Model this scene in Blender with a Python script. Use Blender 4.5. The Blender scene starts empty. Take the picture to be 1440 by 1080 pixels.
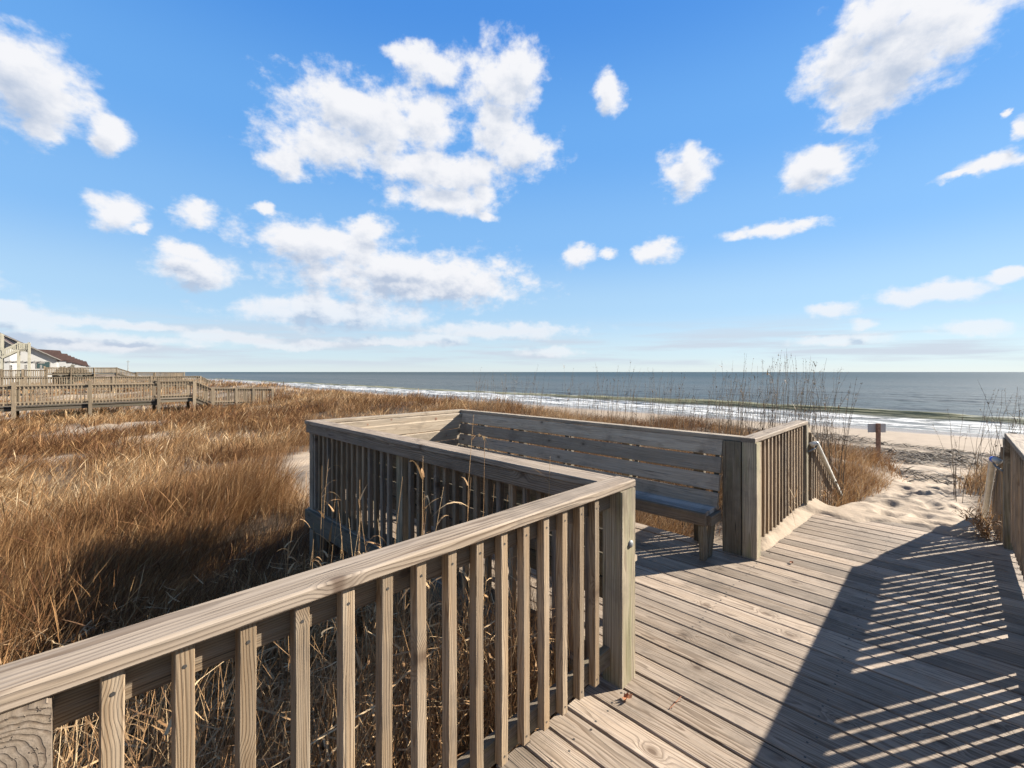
import bpy, math, random
import numpy as np
from mathutils import Vector
random.seed(7); RNG = np.random.default_rng(7)
R = math.radians
scene = bpy.context.scene
COL = scene.collection
CAMZ = 1.55
SQ = math.sqrt(0.5)
# world frame: +x = along the walkway towards the sea (s), +y = left of the walkway (l)

# ------------------------------------------------------------------ node helpers
class NT:
    def __init__(self, tree): self.t = tree; self.n = tree.nodes; self.l = tree.links
    def node(self, kind, **kw):
        n = self.n.new(kind)
        for k, v in kw.items():
            setattr(n, k, v)
        return n
    def link(self, a, b): self.l.new(a, b)
    def put(self, sock, v):
        if isinstance(v, bpy.types.NodeSocket): self.l.new(v, sock)
        elif v is not None: sock.default_value = v
    def math(self, op, a, b=None, c=None, clamp=False):
        n = self.node('ShaderNodeMath', operation=op); n.use_clamp = clamp
        self.put(n.inputs[0], a)
        if b is not None: self.put(n.inputs[1], b)
        if c is not None: self.put(n.inputs[2], c)
        return n.outputs[0]
    def vmath(self, op, a, b=None, c=None, out=0):
        n = self.node('ShaderNodeVectorMath', operation=op)
        self.put(n.inputs[0], a)
        if b is not None: self.put(n.inputs[1], b)
        if c is not None: self.put(n.inputs[2], c)
        return n.outputs[out]
    def noise(self, vec, scale=1.0, detail=3.0, rough=0.5, dist=0.0, dims='3D', out='Fac'):
        n = self.node('ShaderNodeTexNoise', noise_dimensions=dims)
        self.put(n.inputs['Vector'], vec); n.inputs['Scale'].default_value = scale
        n.inputs['Detail'].default_value = detail; n.inputs['Roughness'].default_value = rough
        n.inputs['Distortion'].default_value = dist
        return n.outputs[out]
    def mix(self, fac, a, b, blend='MIX'):
        n = self.node('ShaderNodeMix', data_type='RGBA', blend_type=blend)
        self.put(n.inputs[0], fac)
        self.put(n.inputs[6], a if isinstance(a, bpy.types.NodeSocket) else (*a, 1) if len(a) == 3 else a)
        self.put(n.inputs[7], b if isinstance(b, bpy.types.NodeSocket) else (*b, 1) if len(b) == 3 else b)
        return n.outputs[2]
    def ss(self, x, lo, hi, a=0.0, b=1.0):
        n = self.node('ShaderNodeMapRange', interpolation_type='SMOOTHSTEP')
        self.put(n.inputs[0], x); n.inputs[1].default_value = lo; n.inputs[2].default_value = hi
        n.inputs[3].default_value = a; n.inputs[4].default_value = b
        return n.outputs[0]
    def attr(self, name, out='Fac'):
        n = self.node('ShaderNodeAttribute', attribute_name=name); return n.outputs[out]
    def bump(self, h, strength=0.3, dist=0.01, normal=None):
        n = self.node('ShaderNodeBump'); n.inputs['Strength'].default_value = strength
        n.inputs['Distance'].default_value = dist; self.put(n.inputs['Height'], h)
        if normal is not None: self.put(n.inputs['Normal'], normal)
        return n.outputs[0]

def new_mat(name):
    m = bpy.data.materials.new(name); m.use_nodes = True
    m.node_tree.nodes.clear(); t = NT(m.node_tree)
    out = t.node('ShaderNodeOutputMaterial')
    b = t.node('ShaderNodeBsdfPrincipled'); t.link(b.outputs[0], out.inputs[0])
    return m, t, b, out

def plain(name, col, rough=0.7, metal=0.0, var=0.15, scale=8.0):
    m, t, b, o = new_mat(name)
    g = t.node('ShaderNodeNewGeometry').outputs['Position']
    n = t.noise(g, scale, 4)
    f = t.ss(n, 0.3, 0.7, 1 - var, 1 + var)
    c = t.mix(1.0, col, t.node('ShaderNodeCombineColor').outputs[0], 'MULTIPLY')
    cc = t.n[-2] if False else None
    comb = [x for x in t.n if x.bl_idname == 'ShaderNodeCombineColor'][0]
    for i in range(3): t.link(f, comb.inputs[i])
    t.link(c, b.inputs['Base Color']); b.inputs['Roughness'].default_value = rough
    b.inputs['Metallic'].default_value = metal
    return m

def wood(name, early, late, grey, greyamt=0.5, k=0.56, ring=0.0042, algae=0.0, cracks=1.0, contrast=1.0, bumps=1.0):
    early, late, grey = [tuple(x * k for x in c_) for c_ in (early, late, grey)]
    m, t, b, o = new_mat(name)
    gc = t.attr('gc', 'Vector'); tint = t.attr('tint')
    sep = t.node('ShaderNodeSeparateXYZ'); t.link(gc, sep.inputs[0])
    X, Y, Z = sep.outputs
    # knots: 2D cells on the board's wide face
    kv = t.node('ShaderNodeCombineXYZ')
    t.put(kv.inputs[0], t.math('MULTIPLY', X, 1.5)); t.put(kv.inputs[1], t.math('MULTIPLY', Y, 2.6))
    kw = t.vmath('ADD', kv.outputs[0], t.vmath('SCALE', t.noise(gc, 25, 2, out='Color'), None))
    sc = [n for n in t.n if n.bl_idname == 'ShaderNodeVectorMath' and n.operation == 'SCALE'][0]
    sc.inputs['Scale'].default_value = 0.018
    vor = t.node('ShaderNodeTexVoronoi', voronoi_dimensions='2D'); t.link(kw, vor.inputs['Vector'])
    vor.inputs['Scale'].default_value = 1.0
    kd = vor.outputs['Distance']
    kn = t.ss(kd, 0.03, 0.17, 1, 0)
    core = t.ss(kd, 0.018, 0.042, 1, 0)
    # rings
    dv = t.vmath('MULTIPLY', gc, (0.9, 7.0, 7.0))
    n1 = t.noise(dv, 1.0, 3, 0.55)
    n2 = t.noise(t.vmath('MULTIPLY', gc, (5.0, 22.0, 22.0)), 1.0, 2, 0.5)
    rad = t.math('SQRT', t.math('ADD', t.math('MULTIPLY', Y, Y), t.math('MULTIPLY', Z, Z)))
    rr = t.math('ADD', rad, t.math('MULTIPLY', n1, 0.075))
    rr = t.math('ADD', rr, t.math('MULTIPLY', n2, 0.006))
    rr = t.math('ADD', rr, t.math('MULTIPLY', t.math('MULTIPLY', kn, kn), 0.022))
    ph = t.math('FRACT', t.math('MULTIPLY', rr, 1.0 / ring))
    late_f = t.math('MULTIPLY', t.ss(ph, 0.35, 0.88), t.ss(ph, 0.9, 1.0, 1, 0))
    fib = t.noise(t.vmath('MULTIPLY', gc, (4.0, 170.0, 170.0)), 1.0, 3, 0.6)
    fib2 = t.noise(t.vmath('MULTIPLY', gc, (1.4, 55.0, 55.0)), 1.0, 3, 0.6)
    big = t.noise(t.vmath('MULTIPLY', gc, (1.3, 9.0, 9.0)), 1.0, 4, 0.6)
    c = t.mix(t.math('MULTIPLY', late_f, 0.85 * contrast, clamp=True), early, late)
    gm = t.math('MULTIPLY', t.ss(big, 0.3, 0.68), greyamt, clamp=True)
    c2 = t.mix(gm, c, t.mix(t.math('MULTIPLY', late_f, 0.45 * contrast, clamp=True), grey, tuple(x * 0.55 for x in grey)))
    c3 = t.mix(t.ss(fib, 0.3, 0.72, 0.0, 0.55), c2, tuple(x * 0.45 for x in early))
    c3 = t.mix(t.ss(fib2, 0.42, 0.75, 0.0, 0.5), c3, tuple(min(1, x * 1.35) for x in grey))
    if algae > 0:
        a = t.noise(t.vmath('MULTIPLY', gc, (2.0, 14.0, 14.0)), 1.0, 4, 0.6)
        c3 = t.mix(t.ss(a, 0.42, 0.72, 0, algae), c3, (0.13, 0.13, 0.055))
    # knots and cracks
    c4 = t.mix(t.math('MULTIPLY', core, 0.8), c3, (0.055, 0.034, 0.022))
    c4 = t.mix(t.ss(kd, 0.04, 0.1, 0.35, 0.0), c4, tuple(x * 0.7 for x in late))
    ck = t.noise(t.vmath('MULTIPLY', gc, (2.2, 120.0, 120.0)), 1.0, 2, 0.45)
    ckm = t.math('MULTIPLY', t.ss(ck, 0.665, 0.71), cracks)
    c4 = t.mix(t.math('MULTIPLY', ckm, 0.8, clamp=True), c4, (0.03, 0.024, 0.02))
    # stains, dirt
    pos = t.node('ShaderNodeNewGeometry').outputs['Position']
    st = t.noise(pos, 2.6, 6, 0.7)
    c4 = t.mix(t.ss(st, 0.48, 0.7, 0, 0.5), c4, (0.09, 0.072, 0.055))
    comb = t.node('ShaderNodeCombineColor')
    tv = t.math('MULTIPLY_ADD', tint, 0.72, 0.66)
    for i in range(3): t.link(tv, comb.inputs[i])
    c5 = t.mix(1.0, c4, comb.outputs[0], 'MULTIPLY')
    t.link(c5, b.inputs['Base Color'])
    b.inputs['Roughness'].default_value = 0.78; b.inputs['Specular IOR Level'].default_value = 0.25
    h = t.math('ADD', t.math('MULTIPLY', late_f, 0.5), t.math('MULTIPLY', fib, 0.8))
    h = t.math('SUBTRACT', h, t.math('MULTIPLY', ckm, 2.0))
    t.link(t.bump(h, 0.55 * bumps, 0.0022), b.inputs['Normal'])
    return m

M = {}
M['deck'] = wood('deck_wood', (0.56, 0.43, 0.31), (0.21, 0.135, 0.08), (0.45, 0.37, 0.295), 0.55, ring=0.0085, contrast=1.3, k=0.56)
M['cap'] = wood('cap_wood', (0.5, 0.385, 0.275), (0.19, 0.125, 0.08), (0.40, 0.33, 0.265), 0.6, ring=0.010, contrast=1.3, k=0.47)
M['baluster'] = wood('baluster_wood', (0.53, 0.375, 0.225), (0.25, 0.14, 0.065), (0.4, 0.33, 0.25), 0.45, ring=0.006, cracks=0.8, contrast=1.15, k=0.49)
M['post'] = wood('post_wood', (0.50, 0.41, 0.28), (0.22, 0.15, 0.085), (0.42, 0.36, 0.27), 0.5, ring=0.011, algae=0.5, contrast=1.15)
M['wall'] = wood('wall_wood', (0.58, 0.46, 0.33), (0.3, 0.22, 0.145), (0.50, 0.42, 0.325), 0.7, ring=0.006, contrast=0.7)
M['seat'] = wood('seat_wood', (0.7, 0.64, 0.57), (0.4, 0.36, 0.32), (0.68, 0.63, 0.57), 0.8, ring=0.006, contrast=0.6)
M['far_wood'] = wood('far_wood', (0.36, 0.27, 0.17), (0.2, 0.14, 0.085), (0.28, 0.23, 0.165), 0.5, ring=0.008, bumps=0.3)
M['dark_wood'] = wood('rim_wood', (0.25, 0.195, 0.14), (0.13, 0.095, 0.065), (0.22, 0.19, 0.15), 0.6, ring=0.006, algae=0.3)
M['metal'] = plain('galvanised_metal', (0.2, 0.205, 0.205), 0.6, 0.5)
M['screw'] = plain('screw_steel', (0.05, 0.045, 0.04), 0.6, 0.3)
M['pvc'] = plain('pvc_pipe', (0.45, 0.445, 0.41), 0.4, 0, 0.12, 12)
M['tape'] = plain('blue_tape', (0.02, 0.1, 0.5), 0.5)
M['white'] = plain('white_siding', (0.31, 0.305, 0.29), 0.7, 0, 0.06, 0.8)
M['roof'] = plain('brown_roof', (0.05, 0.026, 0.021), 0.85, 0, 0.2, 2)
M['glass'] = plain('dark_window', (0.03, 0.05, 0.05), 0.15, 0, 0.1)
M['trim'] = plain('grey_trim', (0.17, 0.16, 0.145), 0.8)
M['cream'] = plain('cream_paint', (0.27, 0.25, 0.19), 0.75, 0, 0.12, 2)
M['sign'] = plain('sign_back', (0.34, 0.325, 0.31), 0.55, 0, 0.08)
M['sign_post'] = plain('sign_post_wood', (0.2, 0.11, 0.07), 0.9, 0, 0.3, 20)
M['shrub'] = plain('shrub_leaf', (0.035, 0.03, 0.018), 0.8, 0, 0.5, 3)
M['leaf'] = plain('dead_leaf', (0.26, 0.1, 0.04), 0.7, 0, 0.4, 60)

# ------------------------------------------------------------------ mesh builder
class MB:
    def __init__(self):
        self.v = []; self.f = []; self.g = []; self.t = []; self.mi = []
    def ring(self, pts, gcs, tint):
        i0 = len(self.v); self.v += pts; self.g += gcs; self.t += [tint] * len(pts); return i0
    def beam(self, p0, p1, w, h, up=(0, 0, 1), b=0.003, nseg=1, warp=0.0, tint=None, mat=0, taper=1.0, off=None):
        """box from p0 to p1 (centre line); w across, h along 'up'"""
        p0 = Vector(p0); p1 = Vector(p1); d = (p1 - p0); L = d.length; d.normalize()
        u = Vector(up); u = (u - d * u.dot(d)).normalized(); sd = d.cross(u).normalized()
        b = min(b, w * 0.3, h * 0.3)
        a, c = w / 2, h / 2
        prof = [(-a + b, -c), (a - b, -c), (a, -c + b), (a, c - b), (a - b, c), (-a + b, c), (-a, c - b), (-a, -c + b)]
        ox = random.uniform(0, 60); side = random.choice([-1, 1])
        oy = random.uniform(-0.05, 0.05) + random.choice([0, 0, 0.4, -0.7]) * 0; oz = side * random.uniform(0.025, 0.09)
        if off: oy, oz = off
        tint = random.random() if tint is None else tint
        wy, wz = random.uniform(-warp, warp), random.uniform(-warp, warp)
        idx = []
        for k in range(nseg + 1):
            f = k / nseg; bow = 4 * f * (1 - f)
            c0 = p0 + d * (L * f) + sd * (wy * bow) + u * (wz * bow)
            tp = 1 + (taper - 1) * f
            pts = [tuple(c0 + sd * (x * tp) + u * (y * tp)) for x, y in prof]
            if w >= h: g = [(L * f + ox, x + oy, y + oz) for x, y in prof]
            else: g = [(L * f + ox, y + oy, x + oz) for x, y in prof]
            idx.append(self.ring(pts, g, tint))
        for k in range(nseg):
            i, j = idx[k], idx[k + 1]
            for q in range(8):
                r = (q + 1) % 8
                self.f.append((i + q, i + r, j + r, j + q)); self.mi.append(mat)
        self.f.append(tuple(idx[0] + q for q in reversed(range(8)))); self.mi.append(mat)
        self.f.append(tuple(idx[-1] + q for q in range(8))); self.mi.append(mat)
        return self
    def box(self, x0, x1, y0, y1, z0, z1, axis=None, **kw):
        dx, dy, dz = x1 - x0, y1 - y0, z1 - z0
        cx, cy, cz = (x0 + x1) / 2, (y0 + y1) / 2, (z0 + z1) / 2
        if axis is None: axis = 'xyz'[[dx, dy, dz].index(max(dx, dy, dz))]
        if axis == 'x': return self.beam((x0, cy, cz), (x1, cy, cz), dy, dz, (0, 0, 1), **kw)
        if axis == 'y': return self.beam((cx, y0, cz), (cx, y1, cz), dx, dz, (0, 0, 1), **kw)
        return self.beam((cx, cy, z0), (cx, cy, z1), dy, dx, (1, 0, 0), **kw)
    def tube(self, pts, radii, n=8, tint=0.5, mat=0, cap=True):
        pts = [Vector(p) for p in pts]; idx = []
        if not isinstance(radii, (list, tuple)): radii = [radii] * len(pts)
        for k, p in enumerate(pts):
            d = (pts[min(k + 1, len(pts) - 1)] - pts[max(k - 1, 0)]).normalized()
            a = Vector((0, 0, 1)) if abs(d.z) < 0.9 else Vector((1, 0, 0))
            u = d.cross(a).normalized(); w = d.cross(u)
            ps = [tuple(p + (u * math.cos(2 * math.pi * q / n) + w * math.sin(2 * math.pi * q / n)) * radii[k]) for q in range(n)]
            idx.append(self.ring(ps, ps, tint))
        for k in range(len(pts) - 1):
            i, j = idx[k], idx[k + 1]
            for q in range(n):
                r = (q + 1) % n
                self.f.append((i + q, i + r, j + r, j + q)); self.mi.append(mat)
        if cap:
            self.f.append(tuple(idx[0] + q for q in reversed(range(n)))); self.mi.append(mat)
            self.f.append(tuple(idx[-1] + q for q in range(n))); self.mi.append(mat)
        return self
    def poly(self, pts, mat=0, tint=0.5):
        i = self.ring([tuple(p) for p in pts], [tuple(p) for p in pts], tint)
        self.f.append(tuple(range(i, i + len(pts)))); self.mi.append(mat); return self
    def prism(self, poly, axis_vec, mat=0, tint=0.5):
        """extrude polygon pts along axis_vec"""
        a = Vector(axis_vec); n = len(poly)
        p = [Vector(q) for q in poly]; q2 = [x + a for x in p]
        i = self.ring([tuple(x) for x in p + q2], [tuple(x) for x in p + q2], tint)
        self.f.append(tuple(range(i, i + n))[::-1]); self.mi.append(mat)
        self.f.append(tuple(range(i + n, i + 2 * n))); self.mi.append(mat)
        for k in range(n):
            r = (k + 1) % n
            self.f.append((i + k, i + r, i + n + r, i + n + k)); self.mi.append(mat)
        return self
    def disc(self, c, normal, r, mat=0, n=8, h=0.002):
        c = Vector(c); nn = Vector(normal).normalized()
        return self.tube([c, c + nn * h], r, n, 0.5, mat)
    def build(self, name, mats, parent=None, loc=None, smooth=False):
        me = bpy.data.meshes.new(name)
        if loc is not None:
            L = Vector(loc); vs = [tuple(Vector(v) - L) for v in self.v]
        else: vs = self.v
        me.from_pydata(vs, [], self.f)
        a = me.attributes.new('gc', 'FLOAT_VECTOR', 'POINT'); a.data.foreach_set('vector', np.array(self.g, dtype=np.float32).ravel())
        a = me.attributes.new('tint', 'FLOAT', 'POINT'); a.data.foreach_set('value', np.array(self.t, dtype=np.float32))
        if not isinstance(mats, (list, tuple)): mats = [mats]
        for m in mats: me.materials.append(M[m] if isinstance(m, str) else m)
        me.polygons.foreach_set('material_index', self.mi)
        if smooth: me.polygons.foreach_set('use_smooth', [True] * len(me.polygons))
        me.update()
        o = bpy.data.objects.new(name, me); COL.objects.link(o)
        if loc is not None: o.location = loc
        if parent is not None:
            o.parent = parent
            if loc is None: o.location = -Vector(parent_world(parent))
            else: o.location = Vector(loc) - Vector(parent_world(parent))
        return o

def parent_world(p):
    v = Vector((0, 0, 0))
    while p is not None: v += Vector(p.location); p = p.parent
    return v

def tag(o, label=None, cat=None, group=None, kind=None):
    if label: o['label'] = label
    if cat: o['category'] = cat
    if group: o['group'] = group
    if kind: o['kind'] = kind
    return o
def thing(name, label, cat, loc, group=None):
    o = bpy.data.objects.new(name, None); COL.objects.link(o); o.location = loc
    o.empty_display_size = 0.2
    return tag(o, label, cat, group)

# ------------------------------------------------------------------ terrain
def hash2(ix, iy, seed=0):
    n = (ix * 374761393 + iy * 668265263 + seed * 69069) & 0x7fffffff
    n = ((n ^ (n >> 13)) * 1274126177) & 0x7fffffff
    return ((n ^ (n >> 16)) & 0xffff) / 65535.0
def vnoise(x, y, seed=0):
    x = np.asarray(x, float); y = np.asarray(y, float)
    ix = np.floor(x).astype(np.int64); iy = np.floor(y).astype(np.int64)
    fx = x - ix; fy = y - iy; fx = fx * fx * (3 - 2 * fx); fy = fy * fy * (3 - 2 * fy)
    a = hash2(ix, iy, seed); b = hash2(ix + 1, iy, seed); c = hash2(ix, iy + 1, seed); d = hash2(ix + 1, iy + 1, seed)
    return (a * (1 - fx) + b * fx) * (1 - fy) + (c * (1 - fx) + d * fx) * fy
def fbm(x, y, oct=4, seed=0):
    r = 0; a = 0.5; s = 0
    for k in range(oct):
        r = r + a * vnoise(x * 2 ** k, y * 2 ** k, seed + k * 17); s += a; a *= 0.5
    return r / s
def sst(x, a, b):
    t = np.clip((x - a) / (b - a), 0, 1); return t * t * (3 - 2 * t)
def gauss(x, y, cx, cy, rx, ry): return np.exp(-((x - cx) / rx) ** 2 - ((y - cy) / ry) ** 2)

def path_mask(s, l):
    """sandy path from the foot of the deck to the beach"""
    c = np.interp(s, [5.5, 7, 8.5, 12, 16], [0.42, 0.36, 0.32, 0.3, 0.2]) + 0.05 * np.sin(s * 0.8)
    half = np.interp(s, [5.5, 6.6, 8.0, 12, 16, 22], [0.95, 0.62, 0.32, 0.3, 1.2, 4])
    return 1 - sst(np.abs(l - c), half, half + 0.45)
_fr = random.Random(3)
FOOT = [(6.35 + 0.33 * k + _fr.uniform(-.1, .1), 0.33 + (0.16 if k % 2 else -0.14) + _fr.uniform(-.08, .08), _fr.uniform(-.5, .5)) for k in range(16)] + [(_fr.uniform(6.4, 11), _fr.uniform(-.15, .95), _fr.uniform(0, 3)) for k in range(22)]
def H(s, l):
    s = np.asarray(s, float); l = np.asarray(l, float)
    prof = np.interp(s, [-400, -60, 0, 6, 10, 13, 16, 21, 30, 47, 70, 90], [-0.9, -0.9, -0.85, -0.7, -0.5, -0.5, -1.1, -1.75, -2.05, -3.0, -4.2, -5])
    far = sst(l, 12, 60) * np.interp(s, [-20, 0, 8, 14, 18, 22], [0.1, 0.15, 0.3, 0.6, 0.2, 0])
    n = (fbm(s * 0.22, l * 0.22, 4, 3) - 0.5) * 0.55 * np.interp(s, [-60, 0, 14, 20, 47], [1.3, 1, 1, 0.35, 0.05])
    n2 = (fbm(s * 1.3, l * 1.3, 3, 9) - 0.5) * 0.14 * np.interp(s, [0, 14, 30, 47], [1, 1, 0.7, 0.1])
    h = prof + far + n + n2
    h = h + 0.45 * gauss(s, l, 3.6, 8.0, 2.6, 2.6) + 0.2 * gauss(s, l, 0.5, 11.0, 2.2, 3)
    h = h + 0.42 * gauss(s, l, 8.6, 2.0, 2.3, 1.5) + 0.12 * gauss(s, l, 10.5, -0.9, 2.2, 1.3)
    h = h - 0.15 * sst(s, -4, -8) * 0
    h = h + (0.42 * sst(l, 2.6, 5.5) * (1 - 0.5 * sst(l, 25, 60))) * np.exp(-((s - 12.2) / 3.0) ** 2)
    # path
    pm = path_mask(s, l)
    ph = np.interp(s, [5.4, 6.2, 8, 9.5, 12, 15, 18, 22, 30], [-0.03, -0.06, -0.17, -0.3, -0.72, -1.2, -1.55, -1.78, -2.05])
    ph = ph + (fbm(s * 2.6, l * 2.6, 3, 21) - 0.5) * 0.16 * sst(s, 5.9, 7.5)
    for (fs, fl, fa) in FOOT:
        ca, sa_ = math.cos(fa), math.sin(fa)
        u_ = (s - fs) * ca + (l - fl) * sa_; v_ = -(s - fs) * sa_ + (l - fl) * ca
        q_ = (u_ / 0.17) ** 2 + (v_ / 0.085) ** 2
        ph = ph - 0.042 * np.exp(-q_ ** 2) + 0.012 * np.exp(-((q_ - 2.2) / 0.9) ** 2)
    pm = pm * (1 - sst(s, 18, 24)) * sst(s, 5.0, 5.6)
    h = h * (1 - pm) + ph * pm
    # under the deck the sand must stay below the boards
    und = (1 - sst(s, 5.55, 5.85)) * sst(s, -3, -2) * (1 - sst(np.abs(l - 0.42), 0.95, 1.5))
    und2 = sst(s, 1.5, 1.9) * (1 - sst(s, 4.15, 4.5)) * (1 - sst(l, 5.1, 5.5)) * sst(l, 0.5, 0.9)
    u = np.clip(und + und2, 0, 1)
    h = np.where(u > 0, h * (1 - u) + np.minimum(h, -0.42) * u, h)
    return h

def axis(pts):
    out = []
    for a, b, st in pts: out += list(np.arange(a, b, st))
    return np.array(out + [pts[-1][1]])
def grid_mesh(name, sx, ly, hf, mat, smooth=True):
    S, L = np.meshgrid(sx, ly, indexing='ij'); Z = hf(S, L)
    n, m = S.shape
    v = np.stack([S, L, Z], -1).reshape(-1, 3).astype(np.float32)
    i = np.arange(n * m).reshape(n, m)
    q = np.stack([i[:-1, :-1], i[1:, :-1], i[1:, 1:], i[:-1, 1:]], -1).reshape(-1, 4)
    me = bpy.data.meshes.new(name)
    me.vertices.add(len(v)); me.vertices.foreach_set('co', v.ravel())
    me.loops.add(q.size); me.loops.foreach_set('vertex_index', q.ravel().astype(np.int32))
    me.polygons.add(len(q)); me.polygons.foreach_set('loop_start', np.arange(0, q.size, 4, dtype=np.int32))
    me.polygons.foreach_set('use_smooth', np.full(len(q), smooth))
    me.update(); me.materials.append(mat)
    o = bpy.data.objects.new(name, me); COL.objects.link(o)
    return o, v

def veg_mask(s, l):
    """1 where the dune grass grows"""
    s = np.asarray(s, float); l = np.asarray(l, float)
    m = sst(fbm(s * 0.5 + 5, l * 0.5, 4, 40), 0.34, 0.46)
    m = m * (1 - sst(s, 13.5, 17.5 ))
    bare = gauss(s, l, 3.3, 7.6, 1.5, 2.5) + gauss(s, l, 4.9, 10.2, 1.5, 2.8) + gauss(s, l, -0.9, 10.4, 0.22, 0.7) + 0.8 * gauss(s, l, 8, 16, 1.2, 5) + 0.7 * gauss(s, l, 1.0, 24, .7, 2.5) + 0.8 * gauss(s, l, -1.0, 17, .5, 2.5) + 0.8*gauss(s, l, 12.3, 9, .6, 3)
    m = m * (1 - sst(bare, 0.35, 0.7))
    m = np.where((s > 5) & (s < 14.3) & (l > 2.2) & (l < 30), np.maximum(m, 1 - sst(s, 13.8, 14.4)), m)
    m = np.where((s < 2.5) & (s > -6) & (l < 16) & (l > 1), 1.0, m)
    hum = np.clip(gauss(s, l, 8.8, 1.7, 2.7, 1.15) + gauss(s, l, 10.6, -0.9, 2.6, 0.95) * 1.1 + gauss(s, l, 11, 3, 3, 2), 0, 1)
    m = np.where(l < 2.4, sst(hum, 0.25, 0.5) * (s > 5.9) + m * (s < 4.0) * (l > 1.3), m)
    m = m * (1 - path_mask(s, l) * (s > 5))
    inside = ((s > 1.86) & (s < 4.15) & (l < 5.22) & (l > -3)) | ((l < 1.30) & (l > -0.55) & (s < 6.4))
    return np.where(inside, 0, m)

# ground material
m, t, b, o = new_mat('sand')
pos = t.node('ShaderNodeNewGeometry').outputs['Position']
sep = t.node('ShaderNodeSeparateXYZ'); t.link(pos, sep.inputs[0])
n1 = t.noise(pos, 1.2, 5, 0.6); n2 = t.noise(pos, 40, 3, 0.6); n3 = t.noise(pos, 6, 4, 0.6)
c = t.mix(t.ss(n1, 0.3, 0.7), (0.235, 0.18, 0.125), (0.30, 0.235, 0.17))
c = t.mix(t.ss(n2, 0.35, 0.75, 0, 0.3), c, (0.25, 0.19, 0.13))
c = t.mix(t.ss(n3, 0.55, 0.75, 0, 0.3), c, (0.3, 0.24, 0.18))
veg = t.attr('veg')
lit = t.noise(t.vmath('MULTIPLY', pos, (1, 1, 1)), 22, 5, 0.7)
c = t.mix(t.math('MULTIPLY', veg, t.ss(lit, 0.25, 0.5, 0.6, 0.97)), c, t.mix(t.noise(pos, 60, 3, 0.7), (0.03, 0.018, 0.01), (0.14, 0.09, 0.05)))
wet = t.math('ADD', sep.outputs[0], t.math('MULTIPLY', t.noise(t.vmath('MULTIPLY', pos, (0.3, 0.08, 0.3)), 1, 3), 5))
wetf = t.ss(wet, 41, 47)
c = t.mix(t.ss(sep.outputs[0], 17, 30, 0, 0.55), c, (0.17, 0.13, 0.092))
c = t.mix(wetf, c, (0.2, 0.16, 0.12))
t.link(c, b.inputs['Base Color'])
t.link(t.ss(wetf, 0, 1, 0.9, 0.25), b.inputs['Roughness'])
b.inputs['Specular IOR Level'].default_value = 0.3
bh = t.math('ADD', t.math('MULTIPLY', t.noise(pos, 9, 5, 0.6), 1.0), t.math('MULTIPLY', n2, 0.12))
t.link(t.bump(bh, 0.45, 0.04), b.inputs['Normal'])
M['sand'] = m

sx = axis([(-6000, -600, 900), (-600, -60, 30), (-60, -12, 1.5), (-12, -2, 0.25), (-2, 5, 0.1), (5, 10.5, 0.035), (10.5, 14, 0.07), (14, 24, 0.16), (24, 90, 0.8)])
ly = axis([(-6000, -600, 900), (-600, -40, 40), (-40, -6, 1.5), (-6, -2, 0.2), (-2, -.6, .08), (-.6, 1.4, 0.035), (1.4, 4.0, 0.08), (4.0, 14, 0.16), (14, 60, 0.5), (60, 300, 4), (300, 1200, 60), (1200, 9000, 800)])
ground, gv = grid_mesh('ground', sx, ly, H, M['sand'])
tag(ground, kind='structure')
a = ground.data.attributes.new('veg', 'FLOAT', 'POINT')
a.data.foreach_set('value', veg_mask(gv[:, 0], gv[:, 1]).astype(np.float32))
GX, GY = sx, ly

# wind-blown sand heaped on the deck along the railing
def pile(s, l):
    e = (1.12 - 0.50 * np.clip((s - 4.05) / 1.7, 0, 1) ** 1.3 + 0.1 * np.sin(s * 3.7) * sst(s, 4.2, 4.8)) 
    edge = 1 - sst(1.19 - l, 0.0, 0.03 + 0.15 * np.clip((s - 4.0) / 1.5, 0.05, 1.0) + 0.05 * (fbm(s * 5, l * 5, 2, 5)))
    far = sst(s + (fbm(s * 2, l * 2, 3, 8) - 0.5) * 1.0 + 0.25 * (l - 0.4), 5.86, 6.12)
    h = -0.03 + (0.05 + 0.06 * fbm(s * 3, l * 3 + 4, 3, 12)) * edge * sst(s, 4.02, 4.5) + 0.058 * far
    return np.where(s > 5.9, np.maximum(h, -0.02), h) + (fbm(s * 6, l * 6, 3, 2) - 0.5) * 0.012
def pile_h(s, l):
    return pile(s, l)
po, pv = grid_mesh('sand_drift', np.arange(4.0, 6.31, 0.03), np.arange(-0.35, 1.26, 0.03), lambda s, l: np.where(s > 6.1, pile(s, l) - (s - 6.1) * 0.5, pile(s, l)), M['sand'])
tag(po, kind='structure')
a = po.data.attributes.new('veg', 'FLOAT', 'POINT')

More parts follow.
